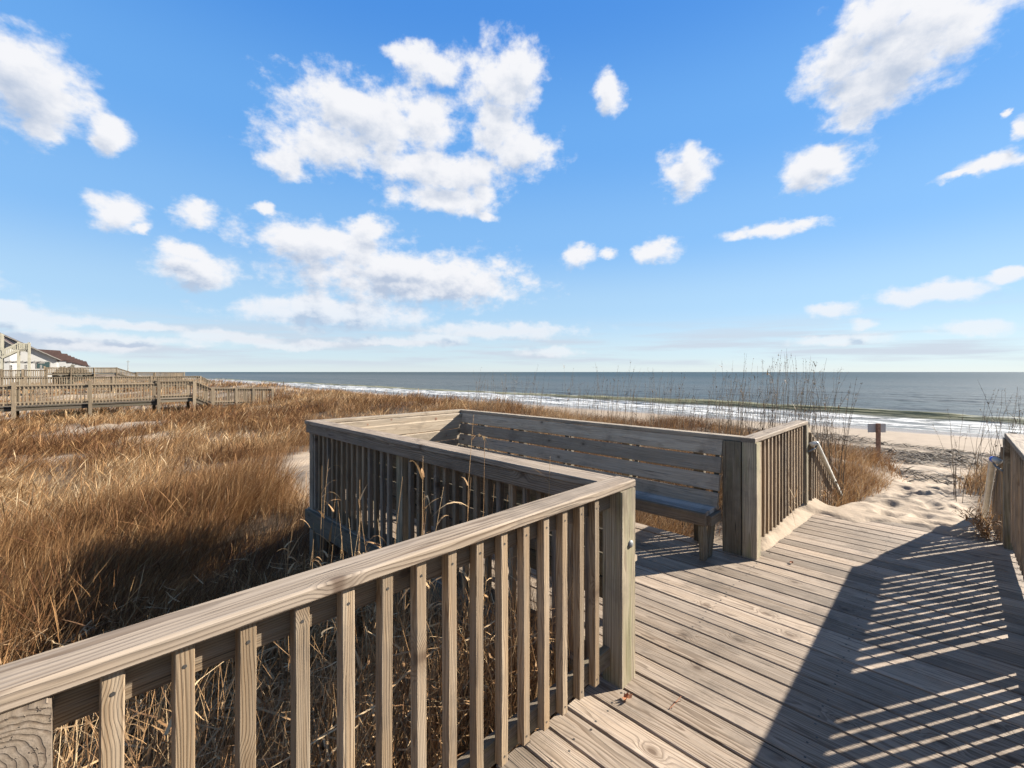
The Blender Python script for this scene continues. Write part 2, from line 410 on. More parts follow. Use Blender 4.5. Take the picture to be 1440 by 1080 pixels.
# ------------------------------------------------------------------ sea
SEA = -3.0
def crest_s(l): return 57 + 0.085 * np.clip(l, -60, 75) + 0.5 * np.sin(l * 0.11) + 0.25 * np.sin(l * 0.37)
def wave(s, l):
    lam = 0
    d = s - crest_s(l)
    amp = 0.8 * (0.75 + 0.25 * np.sin(l * 0.045 + 0.6)) * (1 - 0.4 * sst(l, 20, 90))
    w = amp * np.where(d > 0, np.exp(-(d / 3.2) ** 2), np.exp(-(d / 1.4) ** 2))
    for s0, am, wd, f, p in ((74, 0.22, 4, 0.03, 1), (93, 0.25, 5, 0.022, 2), (118, 0.2, 5, 0.02, 0.3), (150, 0.2, 6, 0.016, 4)):
        d2 = s - s0 - 2.5 * np.sin(l * 0.03 + p)
        w = w + am * (0.5 + 0.5 * np.sin(l * f + p)) * np.exp(-(d2 / wd) ** 2)
    near = 1 - sst(s, 120, 260)
    ch = (fbm(s * 0.55, l * 0.22, 4, 61) - 0.5) * 0.28 * near * sst(s, 46, 60)
    ch = ch + (fbm(s * 1.6, l * 0.9, 3, 71) - 0.5) * 0.14 * near * sst(s, 45, 49)
    return SEA + w + ch
m, t, b, o = new_mat('sea_water')
pos = t.node('ShaderNodeNewGeometry').outputs['Position']
sep = t.node('ShaderNodeSeparateXYZ'); t.link(pos, sep.inputs[0])
d = t.attr('cd')
far = t.ss(sep.outputs[0], 60, 600)
band = t.noise(t.vmath('MULTIPLY', pos, (0.02, 0.0025, 1)), 1, 4, 0.6)
c = t.mix(far, (0.066, 0.076, 0.074), (0.02, 0.034, 0.034))
c = t.mix(t.ss(band, 0.35, 0.7, 0, 0.5), c, (0.022, 0.04, 0.042))
# sandy water in the breaking wave
cr = t.ss(t.math('ABSOLUTE', t.math('SUBTRACT', d, 0.0)), 0.7, 2.0, 1, 0)
c = t.mix(t.math('MULTIPLY', cr, 0.95), c, (0.17, 0.155, 0.075))
shal = t.ss(d, -1.0, -6, 0, 0.75)
c = t.mix(shal, c, (0.14, 0.14, 0.135))
# foam
fv = t.vmath('MULTIPLY', pos, (0.9, 0.28, 0.9))
f1 = t.noise(fv, 1.0, 7, 0.68, 0.6)
f2 = t.noise(t.vmath('MULTIPLY', pos, (0.5, 0.06, 0.5)), 1.0, 4, 0.6)
zone = t.math('MULTIPLY', t.ss(d, -14.0, -10.5), t.ss(d, -2.6, -1.3, 1, 0))
thr = t.math('ADD', f1, t.math('MULTIPLY', t.math('SUBTRACT', f2, 0.5), 0.7))
foam = t.math('MULTIPLY', t.ss(thr, 0.44, 0.6), zone)
lip = t.math('MULTIPLY', t.ss(t.math('ABSOLUTE', t.math('ADD', d, 0.0)), 0.15, 0.6, 1, 0), t.ss(t.noise(t.vmath('MULTIPLY', pos, (0.3, 0.09, 0.3)), 1, 5, 0.6), 0.52, 0.62))
lip2 = t.math('MULTIPLY', t.ss(t.math('ABSOLUTE', t.math('ADD', d, 2.2)), 0.2, 0.9, 1, 0), t.ss(f1, 0.36, 0.48))
edge = t.math('MULTIPLY', t.ss(t.math('ABSOLUTE', t.math('ADD', d, t.math('ADD', 9.6, t.math('MULTIPLY', f2, 1.5)))), 0.1, 0.7, 1, 0), t.ss(f1, 0.4, 0.55))
foam = t.math('MAXIMUM', t.math('MAXIMUM', foam, lip), t.math('MAXIMUM', lip2, edge))
foam = t.math('MULTIPLY', foam, t.ss(sep.outputs[0], 200, 400, 1, 0), clamp=True)
c = t.mix(foam, c, (0.44, 0.44, 0.43))
t.link(c, b.inputs['Base Color'])
t.link(t.ss(foam, 0, 1, 0.45, 0.9), b.inputs['Roughness'])
b.inputs['IOR'].default_value = 1.33
b.inputs['Specular IOR Level'].default_value = 0.3
w1 = t.noise(t.vmath('MULTIPLY', pos, (0.9, 0.35, 1)), 1, 6, 0.65)
w2 = t.noise(t.vmath('MULTIPLY', pos, (0.08, 0.03, 1)), 1, 4, 0.6)
hh = t.math('ADD', t.math('MULTIPLY', w1, 0.4), t.math('MULTIPLY', w2, 2.5))
hh = t.math('ADD', hh, t.math('MULTIPLY', foam, 0.1))
t.link(t.bump(hh, 1.0, 0.55), b.inputs['Normal'])
M['sea'] = m
sx2 = axis([(43, 54, 0.25), (54, 66, 0.16), (66, 130, 0.6), (130, 300, 4), (300, 2000, 100), (2000, 30000, 2000)])
ly2 = axis([(-30000, -1000, 2000), (-1000, -100, 60), (-100, -30, 3), (-30, 60, 0.5), (60, 200, 1.2), (200, 500, 6), (500, 2000, 60), (2000, 30000, 2000)])
sea, sv = grid_mesh('sea', sx2, ly2, wave, M['sea'])
tag(sea, kind='structure')
a = sea.data.attributes.new('cd', 'FLOAT', 'POINT')
a.data.foreach_set('value', (sv[:, 0] - crest_s(sv[:, 1])).astype(np.float32))

# ------------------------------------------------------------------ near boardwalk
CAPZ = 1.0; CT = 0.038
deck = MB(); screws = []
k = 0; s = -1.6
while s < 5.92:
    w = 0.1405
    z = random.uniform(-0.0025, 0.0015)
    if 1.91 <= s < 4.05: l1 = 5.22
    else: l1 = 1.27 + random.uniform(-0.006, 0.006)
    l0 = -0.50
    if l1 > 4:
        j = random.choice([1.9, 2.5, 3.1])
        segs = [(l0, j - 0.0015), (j + 0.0015, l1)]
    else: segs = [(l0, l1)]
    for a0, a1 in segs:
        g = random.uniform(0, 0.002)
        deck.beam((s + w / 2, a0, -0.019 + z), (s + w / 2, a1, -0.019 + z + random.uniform(-0.001, 0.001)), w - 0.001 - g, 0.038, b=0.0045, nseg=4, warp=0.0015)
    for lj in (1.12, 0.42, -0.36) + ((2.0, 2.9, 3.9, 5) if l1 > 4 else ()):
        for q in (0.028, 0.112):
            deck.disc((s + q + random.uniform(-0.006, 0.006), lj + random.uniform(-0.012, 0.012), z), (0, 0, 1), 0.0052, 1, 7, 0.0012)
    s += 0.1465
dk = deck.build('boardwalk_deck', ['deck', 'screw'])
tag(dk, kind='structure')
# joists and rims that carry the deck
u = MB()
for l in (1.12, 0.42, -0.36): u.box(-1.6, 5.9, l - 0.019, l + 0.019, -0.23, -0.041)
for l in (2.0, 2.9, 3.9, 5): u.box(1.95, 4.12, l - 0.019, l + 0.019, -0.23, -0.041)
u.box(-1.6, 1.87, 1.215, 1.253, -0.25, -0.045)
u.box(4.16, 5.9, 1.215, 1.253, -0.25, -0.045)
u.box(1.876, 1.913, 1.275, 5.2, -0.19, -0.003)
u.box(4.12, 4.158, 1.27, 5.2, -0.27, -0.042)
u.box(1.93, 4.12, 5.16, 5.198, -0.27, -0.042)
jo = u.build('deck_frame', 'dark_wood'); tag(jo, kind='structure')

def baluster(parent, x, y, z0, z1, sz=0.037, mat='baluster', screw=None, lean=0.0):
    m_ = MB(); e = random.uniform(-0.003, 0.003)
    m_.beam((x, y, z0), (x + e + lean, y, z1), sz, sz, (1, 0, 0), b=0.0028, nseg=3, warp=0.002)
    if screw:
        n = Vector(screw)
        for zz in (z0 + 0.03, z1 - 0.045):
            m_.disc(Vector((x + e, y, zz)) + n * (sz / 2), n, 0.0045, 1, 7, 0.001)
    return m_.build('baluster', [mat, 'screw'], parent, loc=(x, y, z0))

def post(parent, x0, x1, y0, y1, z0, z1, mat='post', bolt=None):
    m_ = MB(); m_.box(x0, x1, y0, y1, z0, z1, axis='z', b=0.005, nseg=3, warp=0.0015)
    p = m_.build('post', mat, parent, loc=((x0 + x1) / 2, (y0 + y1) / 2, z0))
    if bolt:
        for (bx, by, bz, nx, ny) in bolt:
            bb = MB(); n = Vector((nx, ny, 0)); c0 = Vector((bx, by, bz))
            bb.tube([c0, c0 + n * 0.004, c0 + n * 0.009, c0 + n * 0.012], [0.019, 0.019, 0.014, 0.006], 14)
            bb.build('bolt', 'metal', p, loc=(bx, by, bz))
    return p

def sidewalk_rail(root, s0, s1, side, posts, bal, cap_mat='cap'):
    """railing along x. side=+1: left of the walkway (inner face towards -y)"""
    o = 1 if side > 0 else -1
    base = 1.15 if side > 0 else -0.327
    def yy(a, b_):  # offsets outward from inner cap edge
        p, q = base + o * a, base + o * b_; return min(p, q), max(p, q)
    y0, y1 = yy(0, 0.115)
    MB().box(s0, s1, y0, y1, CAPZ - CT, CAPZ, b=0.005, nseg=8, warp=0.002).build('cap_rail', cap_mat, root)
    y0, y1 = yy(0.058, 0.096)
    cuts = [s0 + 0.02]
    for p_ in sorted(posts): cuts += [p_[0] - 0.001, p_[0] + p_[1] + 0.001]
    cuts.append(s1 - 0.02)
    for q in range(0, len(cuts), 2):
        if cuts[q + 1] - cuts[q] > 0.1:
            MB().box(cuts[q], cuts[q + 1], y0, y1, CAPZ - CT - 0.092, CAPZ - CT - 0.001, nseg=4).build('sub_rail', 'baluster', root)
            MB().box(cuts[q], cuts[q + 1], y0, y1, 0.085, 0.175, nseg=4).build('bottom_rail', 'dark_wood' if side > 0 else 'baluster', root)
    yb = base + o * 0.0375
    for x in bal:
        baluster(root, x, yb, 0.098 + random.uniform(-0.008, 0.01), CAPZ - CT - 0.001, screw=(0, -o, 0))
    for (px, pw, bolts) in posts:
        if bolts == 'swirl':
            q_ = MB().beam((px + pw / 2, base - 0.009, 0.25), (px + pw / 2, base + 0.104, 0.25), pw, 1.422, (0, 0, 1), b=0.006, off=(-0.60, 0.02), tint=.3)
            q_.build('post', 'cap', root); continue
        y0, y1 = yy(-0.009, 0.10)
        # the post stands inside the rail: rails butt against it
        yi = base - o * 0.009
        post(root, px, px + pw, min(yi, base + o * 0.104), max(yi, base + o * 0.104), -0.28, CAPZ - CT - 0.001,
             bolt=[(px + pw / 2 + 0.012, yi, z, 0, -o) for z in bolts])
    return root

r1 = thing('wooden_railing', 'near left wooden railing in the foreground, wide weathered cap over tan balusters', 'railing', (0.9, 1.2, 0))
bal1 = [0.056 + 0.1195 * k for k in range(15)]
sidewalk_rail(r1, -0.9, 2.045, 1, [(-0.165, 0.14, 'swirl'), (1.90, 0.133, (0.69,))], [-0.30, -0.42, -0.54, -0.66, -0.78] + bal1)

# railing of the alcove facing the camera (runs along y)
r2 = thing('wooden_railing', 'shaded railing of the seating alcove, dark balusters facing the tall dry stalks', 'railing', (1.97, 3.3, 0))
MB().box(1.872, 2.035, 1.268, 5.2, CAPZ - CT - 0.001, CAPZ - 0.001, b=0.005, nseg=8, warp=0.003).build('cap_rail', 'cap', r2)
MB().box(1.884, 1.921, 1.278, 5.185, CAPZ - CT - 0.095, CAPZ - CT - 0.002, nseg=6, warp=0.002).build('sub_rail', 'cap', r2)
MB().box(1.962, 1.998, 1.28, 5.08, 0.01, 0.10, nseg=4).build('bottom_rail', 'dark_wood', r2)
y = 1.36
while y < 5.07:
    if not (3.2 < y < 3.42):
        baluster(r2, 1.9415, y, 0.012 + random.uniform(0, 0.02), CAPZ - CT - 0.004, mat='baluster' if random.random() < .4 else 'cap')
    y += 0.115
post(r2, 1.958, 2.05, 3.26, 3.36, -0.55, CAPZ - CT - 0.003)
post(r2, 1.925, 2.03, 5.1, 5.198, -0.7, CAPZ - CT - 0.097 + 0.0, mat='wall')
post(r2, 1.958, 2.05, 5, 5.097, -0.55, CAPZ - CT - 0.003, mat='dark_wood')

# end wall of the alcove with its bench (faces -y)
r3 = thing('board_wall', 'sunlit end wall of the alcove, pale wide boards with dark knots', 'wall', (3.05, 5.13, 0))
MB().box(2.036, 4.10, 5.07, 5.19, CAPZ - CT - 0.002, CAPZ - 0.002, b=0.005, nseg=5, warp=0.002).build('cap_rail', 'wall', r3)
for i, z in enumerate((0.963 - 0.0725, 0.815, 0.668, 0.521)):
    yo = 0.006 * i
    mb = MB().beam((2.05, 5.036 - yo, z - 0.002), (4.03 - 0.03 * i, 5.036 - yo, z - 0.002), 0.034, 0.141, (0, -0.18, 1), b=0.004, nseg=3, warp=0.002)
    for (kx, ky, kr) in ((513, 590, .012), (551, 590, .013), (518, 597, .012), (614, 589, .021), (596, 600, .022), (571, 609, .017), (628, 612, .012)):
        r_k = (kx - 720) / 620; ks = 5.0 * (1 + r_k) / (1 - r_k); kz = CAMZ - (ky - 523) * (ks + 5.0) * SQ / 620
        if abs(kz - z) < 0.062:
            yf = 5.036 - yo - 0.0172 - 0.18 * (kz - z)
            mb.disc((ks, yf, kz), (0, -1, -0.18), kr, 1, 12, 0.0012)
    mb.build('wall_board', ['wall', 'sign_post'], r3)
for x in (2.08, 3.04, 4.03): post(r3, x, x + 0.09, 5.1, 5.158, -0.5, CAPZ - CT - 0.004, mat='dark_wood')

# sea-side wall of the alcove
r4 = thing('board_wall', 'long board wall behind the bench with light showing between its shaded boards', 'wall', (4.06, 3.2, 0))
MB().box(4.008, 4.115, 1.19, 5.068, CAPZ - CT - 0.003, CAPZ - 0.003, b=0.005, nseg=8, warp=0.002).build('cap_rail', 'wall', r4)
for y0 in (1.263,):
    MB().box(3.985, 4.023, y0 - 0.001, y0 + 0.148, -0.002 + 0.004, CAPZ - CT - 0.004, axis='z', b=0.004, nseg=3).build('end_board', 'baluster' if y0 > 1.4 else 'post', r4)
for y0 in (1.6, 2.35, 3.1, 3.85, 4.6, 4.96): post(r4, 4.055, 4.118, y0, y0 + 0.09, -0.45, CAPZ - CT - 0.004, mat='dark_wood')

bench = thing('bench', 'built in wooden bench with a blue grey seat and V shaped legs in the shade', 'bench', (3.8, 3.2, 0))
for i in range(4):
    z = 0.963 - 0.072 - i * 0.1475 ; xo = 4.012 - (0.95 - z) * 0.235
    MB().beam((xo, 1.4135, z), (xo, 5.005 - 0.01 * i, z), 0.034, 0.1355, (0.23, 0, 1), b=0.004, nseg=6, warp=0.0025).build('back_board', 'wall', bench)
for i in range(3):
    x0 = 3.64 + i * 0.105
    MB().box(x0, x0 + 0.099, 1.425, 4.8, 0.368, 0.405, b=0.004, nseg=6, warp=0.0015).build('seat_board', 'seat', bench)
MB().box(3.60, 3.638, 1.41, 4.8, 0.305, 0.405, b=0.004, nseg=6, warp=0.001).build('front_apron', 'baluster', bench)
for y in (1.455, 2.22, 3.1, 4.0, 4.65):
    MB().beam((3.70, y - 0.0, 0.001), (3.655, y, 0.366), 0.04, 0.085, (1, 0, 0), b=0.004).build('leg', 'post', bench)
    MB().beam((3.79, y - 0.0, 0.001), (3.895, y, 0.366), 0.038, 0.075, (1, 0, 0), b=0.004).build('leg', 'post', bench)
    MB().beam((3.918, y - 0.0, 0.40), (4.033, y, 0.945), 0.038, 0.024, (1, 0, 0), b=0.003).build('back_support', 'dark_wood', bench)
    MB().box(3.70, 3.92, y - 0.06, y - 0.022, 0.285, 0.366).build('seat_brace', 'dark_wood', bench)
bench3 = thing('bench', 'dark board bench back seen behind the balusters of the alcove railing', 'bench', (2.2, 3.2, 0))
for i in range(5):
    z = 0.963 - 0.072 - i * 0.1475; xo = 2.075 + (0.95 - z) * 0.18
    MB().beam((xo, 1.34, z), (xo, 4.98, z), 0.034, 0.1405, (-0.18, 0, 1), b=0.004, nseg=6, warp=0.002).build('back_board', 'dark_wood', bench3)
for i in range(3):
    x0 = 2.20 + i * 0.105
    MB().box(x0, x0 + 0.099, 1.40, 4.75, 0.368, 0.405, b=0.004, nseg=4).build('seat_board', 'wall', bench3)
for y in (1.46, 2.3, 3.2, 4.1, 4.65):
    MB().beam((2.44, y, 0.001), (2.47, y, 0.366), 0.038, 0.085, (1, 0, 0)).build('leg', 'post', bench3)
bench2 = thing('bench', 'bench at the far end of the alcove mostly hidden behind the balusters', 'bench', (3.0, 5.0, 0))
for i in range(3):
    y0 = 4.8 - 0.105 * (i + 1) + 0.16
    MB().box(2.53, 3.59, y0 - 0.1, y0 - 0.001, 0.368, 0.405, b=0.004, nseg=3).build('seat_board', 'seat', bench2)
MB().box(2.53, 3.595, 4.50, 4.538, 0.305, 0.404, b=0.004).build('front_apron', 'dark_wood', bench2)
for x in (2.6, 3.0, 3.5):
    MB().beam((x, 4.60, 0.001), (x, 4.56, 0.366), 0.085, 0.04, (0, 1, 0)).build('leg', 'post', bench2)

# left railing towards the beach
def beach_rail(root, side, s0, s1, first_post, bal, extra_posts):
    o = side; base = 1.15 if side > 0 else -0.327
    sidewalk_rail(root, s0, s1, side, extra_posts, bal)
    # sloping stair rail beyond the last post
    yb = base + o * 0.058
    x0, x1 = s1 - 0.045, s1 + 1.75; z0, z1 = CAPZ - CT - 0.065, CAPZ - 1.02
    slope = (z1 - z0) / (x1 - x0)
    MB().beam((s1 + 0.003, yb + o * 0.0, z0 + 0.05), (x1, yb, z1 + 0.05), 0.038, 0.135, (0, 0, 1), b=0.004, nseg=3).build('stair_rail', 'baluster', root)
    xx = s1 + 0.09
    while xx < x1 - 0.45:
        zt = z0 + slope * (xx - s1) + 0.01
        zb = max(-0.12 - (xx - s1) * 0.5, -0.55)
        baluster(root, xx, base + o * 0.0, zb, zt, screw=None)
        xx += 0.118
    # pipe handrail
    yp = base - o * 0.065
    P = [(s1 - 0.0, base - o * 0.02, 0.73), (s1 + 0.015, yp + o * 0.01, 0.752), (s1 + 0.07, yp, 0.745)]
    q = MB(); 
    L = [Vector(P[0]), Vector(P[1]), Vector(P[2]), Vector((s1 + 1.55, yp, -0.12))]
    q.tube(L, [0.026] * 4, 14, 0.5)
    hr = q.build('handrail', 'pvc', root, smooth=True)
    tp = MB(); tp.tube([L[1] + Vector((0.0, -o * 0.001, -0.0)), L[2]], [0.0268, 0.0268], 14)
    tp.build('tape_wrap', 'tape' if side < 0 else 'metal', hr, smooth=True)
    br = MB(); br.tube([Vector((s1 - 0.05, base - o * 0.01, 0.66)), Vector((s1 + 0.03, yp + o*0.012, 0.69)), Vector((s1 + 0.10, yp, 0.715))], 0.009, 8)
    br.build('bracket', 'metal', hr, smooth=True)

r5 = thing('wooden_railing', 'railing between the bench wall and the beach steps with a white pipe handrail', 'railing', (5.0, 1.2, 0))
bal5 = [4.20 + 0.115 * k for k in range(14)]
beach_rail(r5, 1, 3.98, 5.86, None, bal5, [(3.982, 0.108, ()), (5.74, 0.09, ())])
r6 = thing('wooden_railing', 'railing at the right edge whose balusters throw striped shadows on the deck', 'railing', (3.0, -0.38, 0))
R6P = [(-0.9, 0.14, ()), (1.7, 0.14, ()), (3.80, 0.23, ()), (5.79, 0.14, ())]
bal6 = []
x = -0.7
while x < 5.75:
    if all(not (p[0] - 0.05 < x < p[0] + p[1] + 0.05) for p in R6P): bal6.append(x)
    x += 0.1195
beach_rail(r6, -1, -1.6, 5.94, None, bal6, R6P)

# ------------------------------------------------------------------ distant boardwalks
def far_walk(label, l, width, secs, posts, ground_z, bal_pitch, bw=0.04, both=True):
    """secs: list of (s0, z0, s1, z1) cap heights. Deck hangs 0.93 below the cap."""
    root = thing('boardwalk', label, 'boardwalk', (secs[0][0], l, ground_z), 'boardwalks over the dunes')
    D = MB()
    for (a, za, b_, zb) in secs:
        D.beam((a, l + width / 2, za - 0.99), (b_, l + width / 2, zb - 0.99), width, 0.045, (0, 0, 1))
    D.build('deck', 'far_wood', root)
    n = 0; rest = MB(); protos = {}
    for (a, za, b_, zb) in secs:
        for side in ((0, 1) if both else (0,)):
            yl = l + side * width; o = -1 if side == 0 else 1
            MB().beam((a, yl, za), (b_, yl, zb), 0.13, 0.038, (0, 0, 1)).build('cap_rail', 'far_wood', root)
            MB().beam((a, yl, za - 0.075), (b_, yl, zb - 0.075), 0.04, 0.10, (0, 0, 1)).build('sub_rail', 'far_wood', root)
            MB().beam((a, yl, za - 0.83), (b_, yl, zb - 0.83), 0.04, 0.07, (0, 0, 1)).build('bottom_rail', 'far_wood', root)
            MB().beam((a, yl - o * 0.02, za - 1.03), (b_, yl - o * 0.02, zb - 1.03), 0.04, 0.2, (0, 0, 1)).build('rim_board', 'dark_wood', root)
            x = a + 0.1
            while x < b_ - 0.03:
                f = (x - a) / (b_ - a); z = za + (zb - za) * f
                if side == 0 and x > -0.075 * l - 1 and n < 100:
                    key = 0
                    if key not in protos:
                        ob = MB().beam((0, 0, 0), (0, 0, 0.86), bw, bw * .6, (1, 0, 0), b=0.003, tint=0.9).build('baluster', 'far_wood', root)
                        protos[key] = ob
                    else:
                        ob = protos[key].copy(); COL.objects.link(ob); ob.parent = root
                    ob.location = Vector((x, yl + o * -0.042 * -1, z - 0.88)) - root.location
                    n += 1
                else:
                    rest.beam((x, yl + o * 0.042, z - 0.88), (x, yl + o * 0.042, z - 0.02), bw, bw * .6, (0, 1, 0), b=0.003)
                x += bal_pitch
    if rest.v: tag(rest.build('baluster_row', 'far_wood', root), kind='stuff')
    for (x, zt) in posts:
        for side in ((0, 1) if both else (0,)):
            yl = l + side * width + (-0.09 if side == 0 else 0.09)
            g = float(H(x, yl)) - 0.3
            p = MB().box(x - 0.07, x + 0.07, yl - 0.045, yl + 0.045, g, zt, axis='z').build('post', 'far_wood', root)
    return root
far_walk('nearest of the distant boardwalks, grey railing crossing the grass at the left edge', 30, 1.7,
         [(-9, 0.87, 3.25, 0.925), (3.35, 1.04, 4.85, 1.04), (4.87, 1.03, 5.7, 0.6), (5.72, 0.6, 8.9, 0.5)],
         [(-6.6, 1.06), (-4.2, 1.06), (-1.83, 1.08), (0.66, 1.08), (3.3, 1.1), (4.86, 1.02), (5.71, 0.62), (6.9, .58), (7.8, .56), (8.85, 0.52)], -1.1, 0.125)
far_walk('second distant boardwalk, long low railing seen just above the nearest one', 60, 1.7,
         [(-14, 1.02, 10.3, 1.06), (10.32, 1.05, 12.4, -0.2)], [(-9, 1.1), (-6, 1.1), (-3, 1.1), (0, 1.1), (3, 1.1), (6, 1.1), (8.2, 1.1), (10.3, 1.1), (12.3, -0.1)], -1, 0.16, 0.075)
far_walk('third distant boardwalk, raised railing standing against the sky', 95, 1.8,
         [(-2.9, 2.2, 5.2, 2.24), (5.22, 2.22, 7.6, 1.25), (7.62, 1.5, 14, 1.45)], [(-2.8, 2.4), (0, 2.25), (2.6, 2.25), (5.2, 2.3), (7.6, 1.5), (10, 1.5), (14, 1.5)], -1, 0.17, 0.09)
far_walk('low boardwalk railing in front of the white house', 84, 1.6,
         [(-12, 1.75, -2.2, 1.8)], [(-9, 1.9), (-6.2, 1.9), (-4.4, 1.9), (-2.3, 1.95)], -1, 0.2, 0.07)

# ------------------------------------------------------------------ houses
def P(px, Y, z=0):   # a photo column and a camera depth -> s, l
    r = (px - 720) / 620; X = r * Y
    return (X + Y) * SQ, (Y - X) * SQ
def window(root, x0, x1, y, z0, z1):
    w = MB().box(x0 - .12, x1 + .12, y - 0.06, y - 0.005, z0 - .12, z1 + .12, axis='x').build('window', 'trim', root)
    MB().box(x0, x1, y - 0.09, y - 0.062, z0, z1, axis='x', b=0.001).build('pane', 'glass', w)
def gable_house(label, s_r, s_apex, s_l, l0, l1, z_er, z_ap, z_el, wins):
    root = thing('beach_house', label, 'house', ((s_r + s_l) / 2, (l0 + l1) / 2, -1), 'beach houses along the dunes')
    w = MB(); w.prism([(s_l, l0, -1.5), (s_r, l0, -1.5), (s_r, l0, z_er - 0.25), (s_apex, l0, z_ap - 0.25), (s_l, l0, z_el - 0.25)], (0, l1 - l0, 0))
    w.build('wall', 'white', root)
    r_ = MB()
    def slab(a, za, b_, zb):
        r_.prism([(a, l0 - 0.5, za), (b_, l0 - 0.5, zb), (b_, l0 - 0.5, zb - 0.22), (a, l0 - 0.5, za - 0.22)], (0, l1 - l0 + 1, 0))
    e = 0.5; sl = (z_ap - z_er) / (s_r - s_apex)
    slab(s_apex, z_ap + 0.02, s_r + e, z_er - sl * e + 0.02)
    sl2 = (z_ap - z_el) / (s_apex - s_l)
    slab(s_l - e, z_el - sl2 * e + 0.02, s_apex - 0.001, z_ap + 0.02)
    r_.build('roof', 'roof', root)
    t_ = MB()
    t_.beam((s_apex, l0 - 0.53, z_ap - 0.14), (s_r + e, l0 - 0.53, z_er - sl * e - 0.14), 0.05, 0.16, (0, 0, 1))
    t_.build('fascia', 'trim', root)
    for (a, b_, z0, z1) in wins: window(root, a, b_, l0, z0, z1)
    return root
gable_house('white gabled beach house with the steep roof at the left edge', -7.0, -15, -23, 108, 124, 6.3, 13.0, 6.3,
            [(-9.0, -7.6, 4.2, 6.0), (-11, -9.6, 4.4, 6.4), (-9.2, -8.4, 0.4, 1.8)])
gable_house('white beach house with a long roof slope and a wide dark window', -2.0, -15, -28, 126, 142, 4.35, 12.3, 4.35,
            [(-4.7, -3.0, 2.3, 3.5), (-9.6, -9.0, 2.2, 3.0), (-8.6, -8.0, 2.2, 3.0), (-7.0, -6.5, .4, 1.2)])
ys = [(84, 493), (94, 497.5), (99, 500), (104, 502), (108, 504), (112, 505.3), (116, 506.5), (121, 508)]
names = ['largest and nearest', 'second', 'third', 'fourth', 'fifth', 'sixth', 'seventh', 'last and smallest']
for i, (px, py) in enumerate(ys):
    Y = 620 * (7.4 - 1.55) / (523 - py)
    s_, l_ = P(px, Y)
    root = thing('row_house', '%s of the brown roofed white row houses counted from the left' % names[i], 'house', (s_ - 6, l_ + 4, -1), 'row houses receding along the shore')
    dep = 9
    MB().box(s_ - 14, s_ + 1.2, l_, l_ + dep, -1.5, 4.6, axis='x', b=0.02).build('wall', 'white', root)
    MB().prism([(s_ - 14.5, l_ - .3, 4.62), (s_ + 2.0, l_ - .3, 4.62), (s_ + 0.9, l_ - .3, 5.2), (s_ + 0.1, l_ - .3, 7.4), (s_ - 9, l_ - .3, 7.9), (s_ - 14.5, l_ - .3, 5)], (0, dep + .5, 0)).build('roof', 'roof', root)
    MB().box(s_ + 1.3, s_ + 3.2, l_ + 0.2, l_ + dep - 0.5, 1.2, 1.4, axis='y').build('balcony', 'trim', root)
    for a in (-3.2, -7.0): window(root, s_ + a, s_ + a + 1.6, l_, 2.0, 3.4)
# lookout with stairs
tw = thing('stair_tower', 'pale wooden lookout stairs standing before the white houses', 'stairs', (*P(30, 62), -1))
lT = 90
def S(px): r = (px - 720) / 620; return lT * (1 + r) / (1 - r)
def Zt(py, s_): return CAMZ + (523 - py) * ((s_ + lT) * SQ) / 620
sa, sb, s0_ = S(25.5), S(40.5), S(2)
zt = Zt(491.5, sa); zr = Zt(482.5, sa)
for yy_ in (lT, lT + 1.6):
    for sx_, zz in ((sa, zr + .15), (sb, zr + .15), (s0_, Zt(469, s0_))):
        MB().box(sx_ - 0.11, sx_ + 0.11, yy_ - 0.08, yy_ + 0.08, -1.5, zz, axis='z').build('post', 'cream', tw)
MB().box(sa, sb, lT, lT + 1.6, zt - 0.2, zt, axis='x').build('platform', 'cream', tw)
zl = Zt(503, s0_)
for yy_ in (lT - 0.1, lT + 1.7):
    MB().box(sa, sb, yy_ - .03, yy_ + .03, zr - 0.1, zr, axis='x').build('top_rail', 'cream', tw)
    MB().beam((s0_, yy_, zl + 0.95), (sa, yy_, zr), 0.06, 0.14, (0, 0, 1)).build('stair_rail', 'cream', tw)
    MB().beam((s0_, yy_, zl), (sa, yy_, zt - 0.1), 0.06, 0.28, (0, 0, 1)).build('stringer', 'cream', tw)
    for k in range(7):
        xx = sa + (sb - sa) * (k + .5) / 7
        MB().box(xx - .03, xx + .03, yy_ - .02, yy_ + .02, zt, zr - .1, axis='z').build('baluster', 'cream', tw)
    for k in range(9):
        f = (k + .5) / 9; xx = s0_ + (sa - s0_) * f; z_ = zl + (zt - zl) * f
        MB().box(xx - .03, xx + .03, yy_ - .02, yy_ + .02, z_, z_ + .9, axis='z').build('baluster', 'cream', tw)
for k in range(10):
    f = (k + .5) / 10; xx = s0_ + (sa - s0_) * f; z_ = zl + (zt - zl) * f
    MB().box(xx - .13, xx + .13, lT, lT + 1.6, z_ - .03, z_, axis='y').build('tread', 'cream', tw)
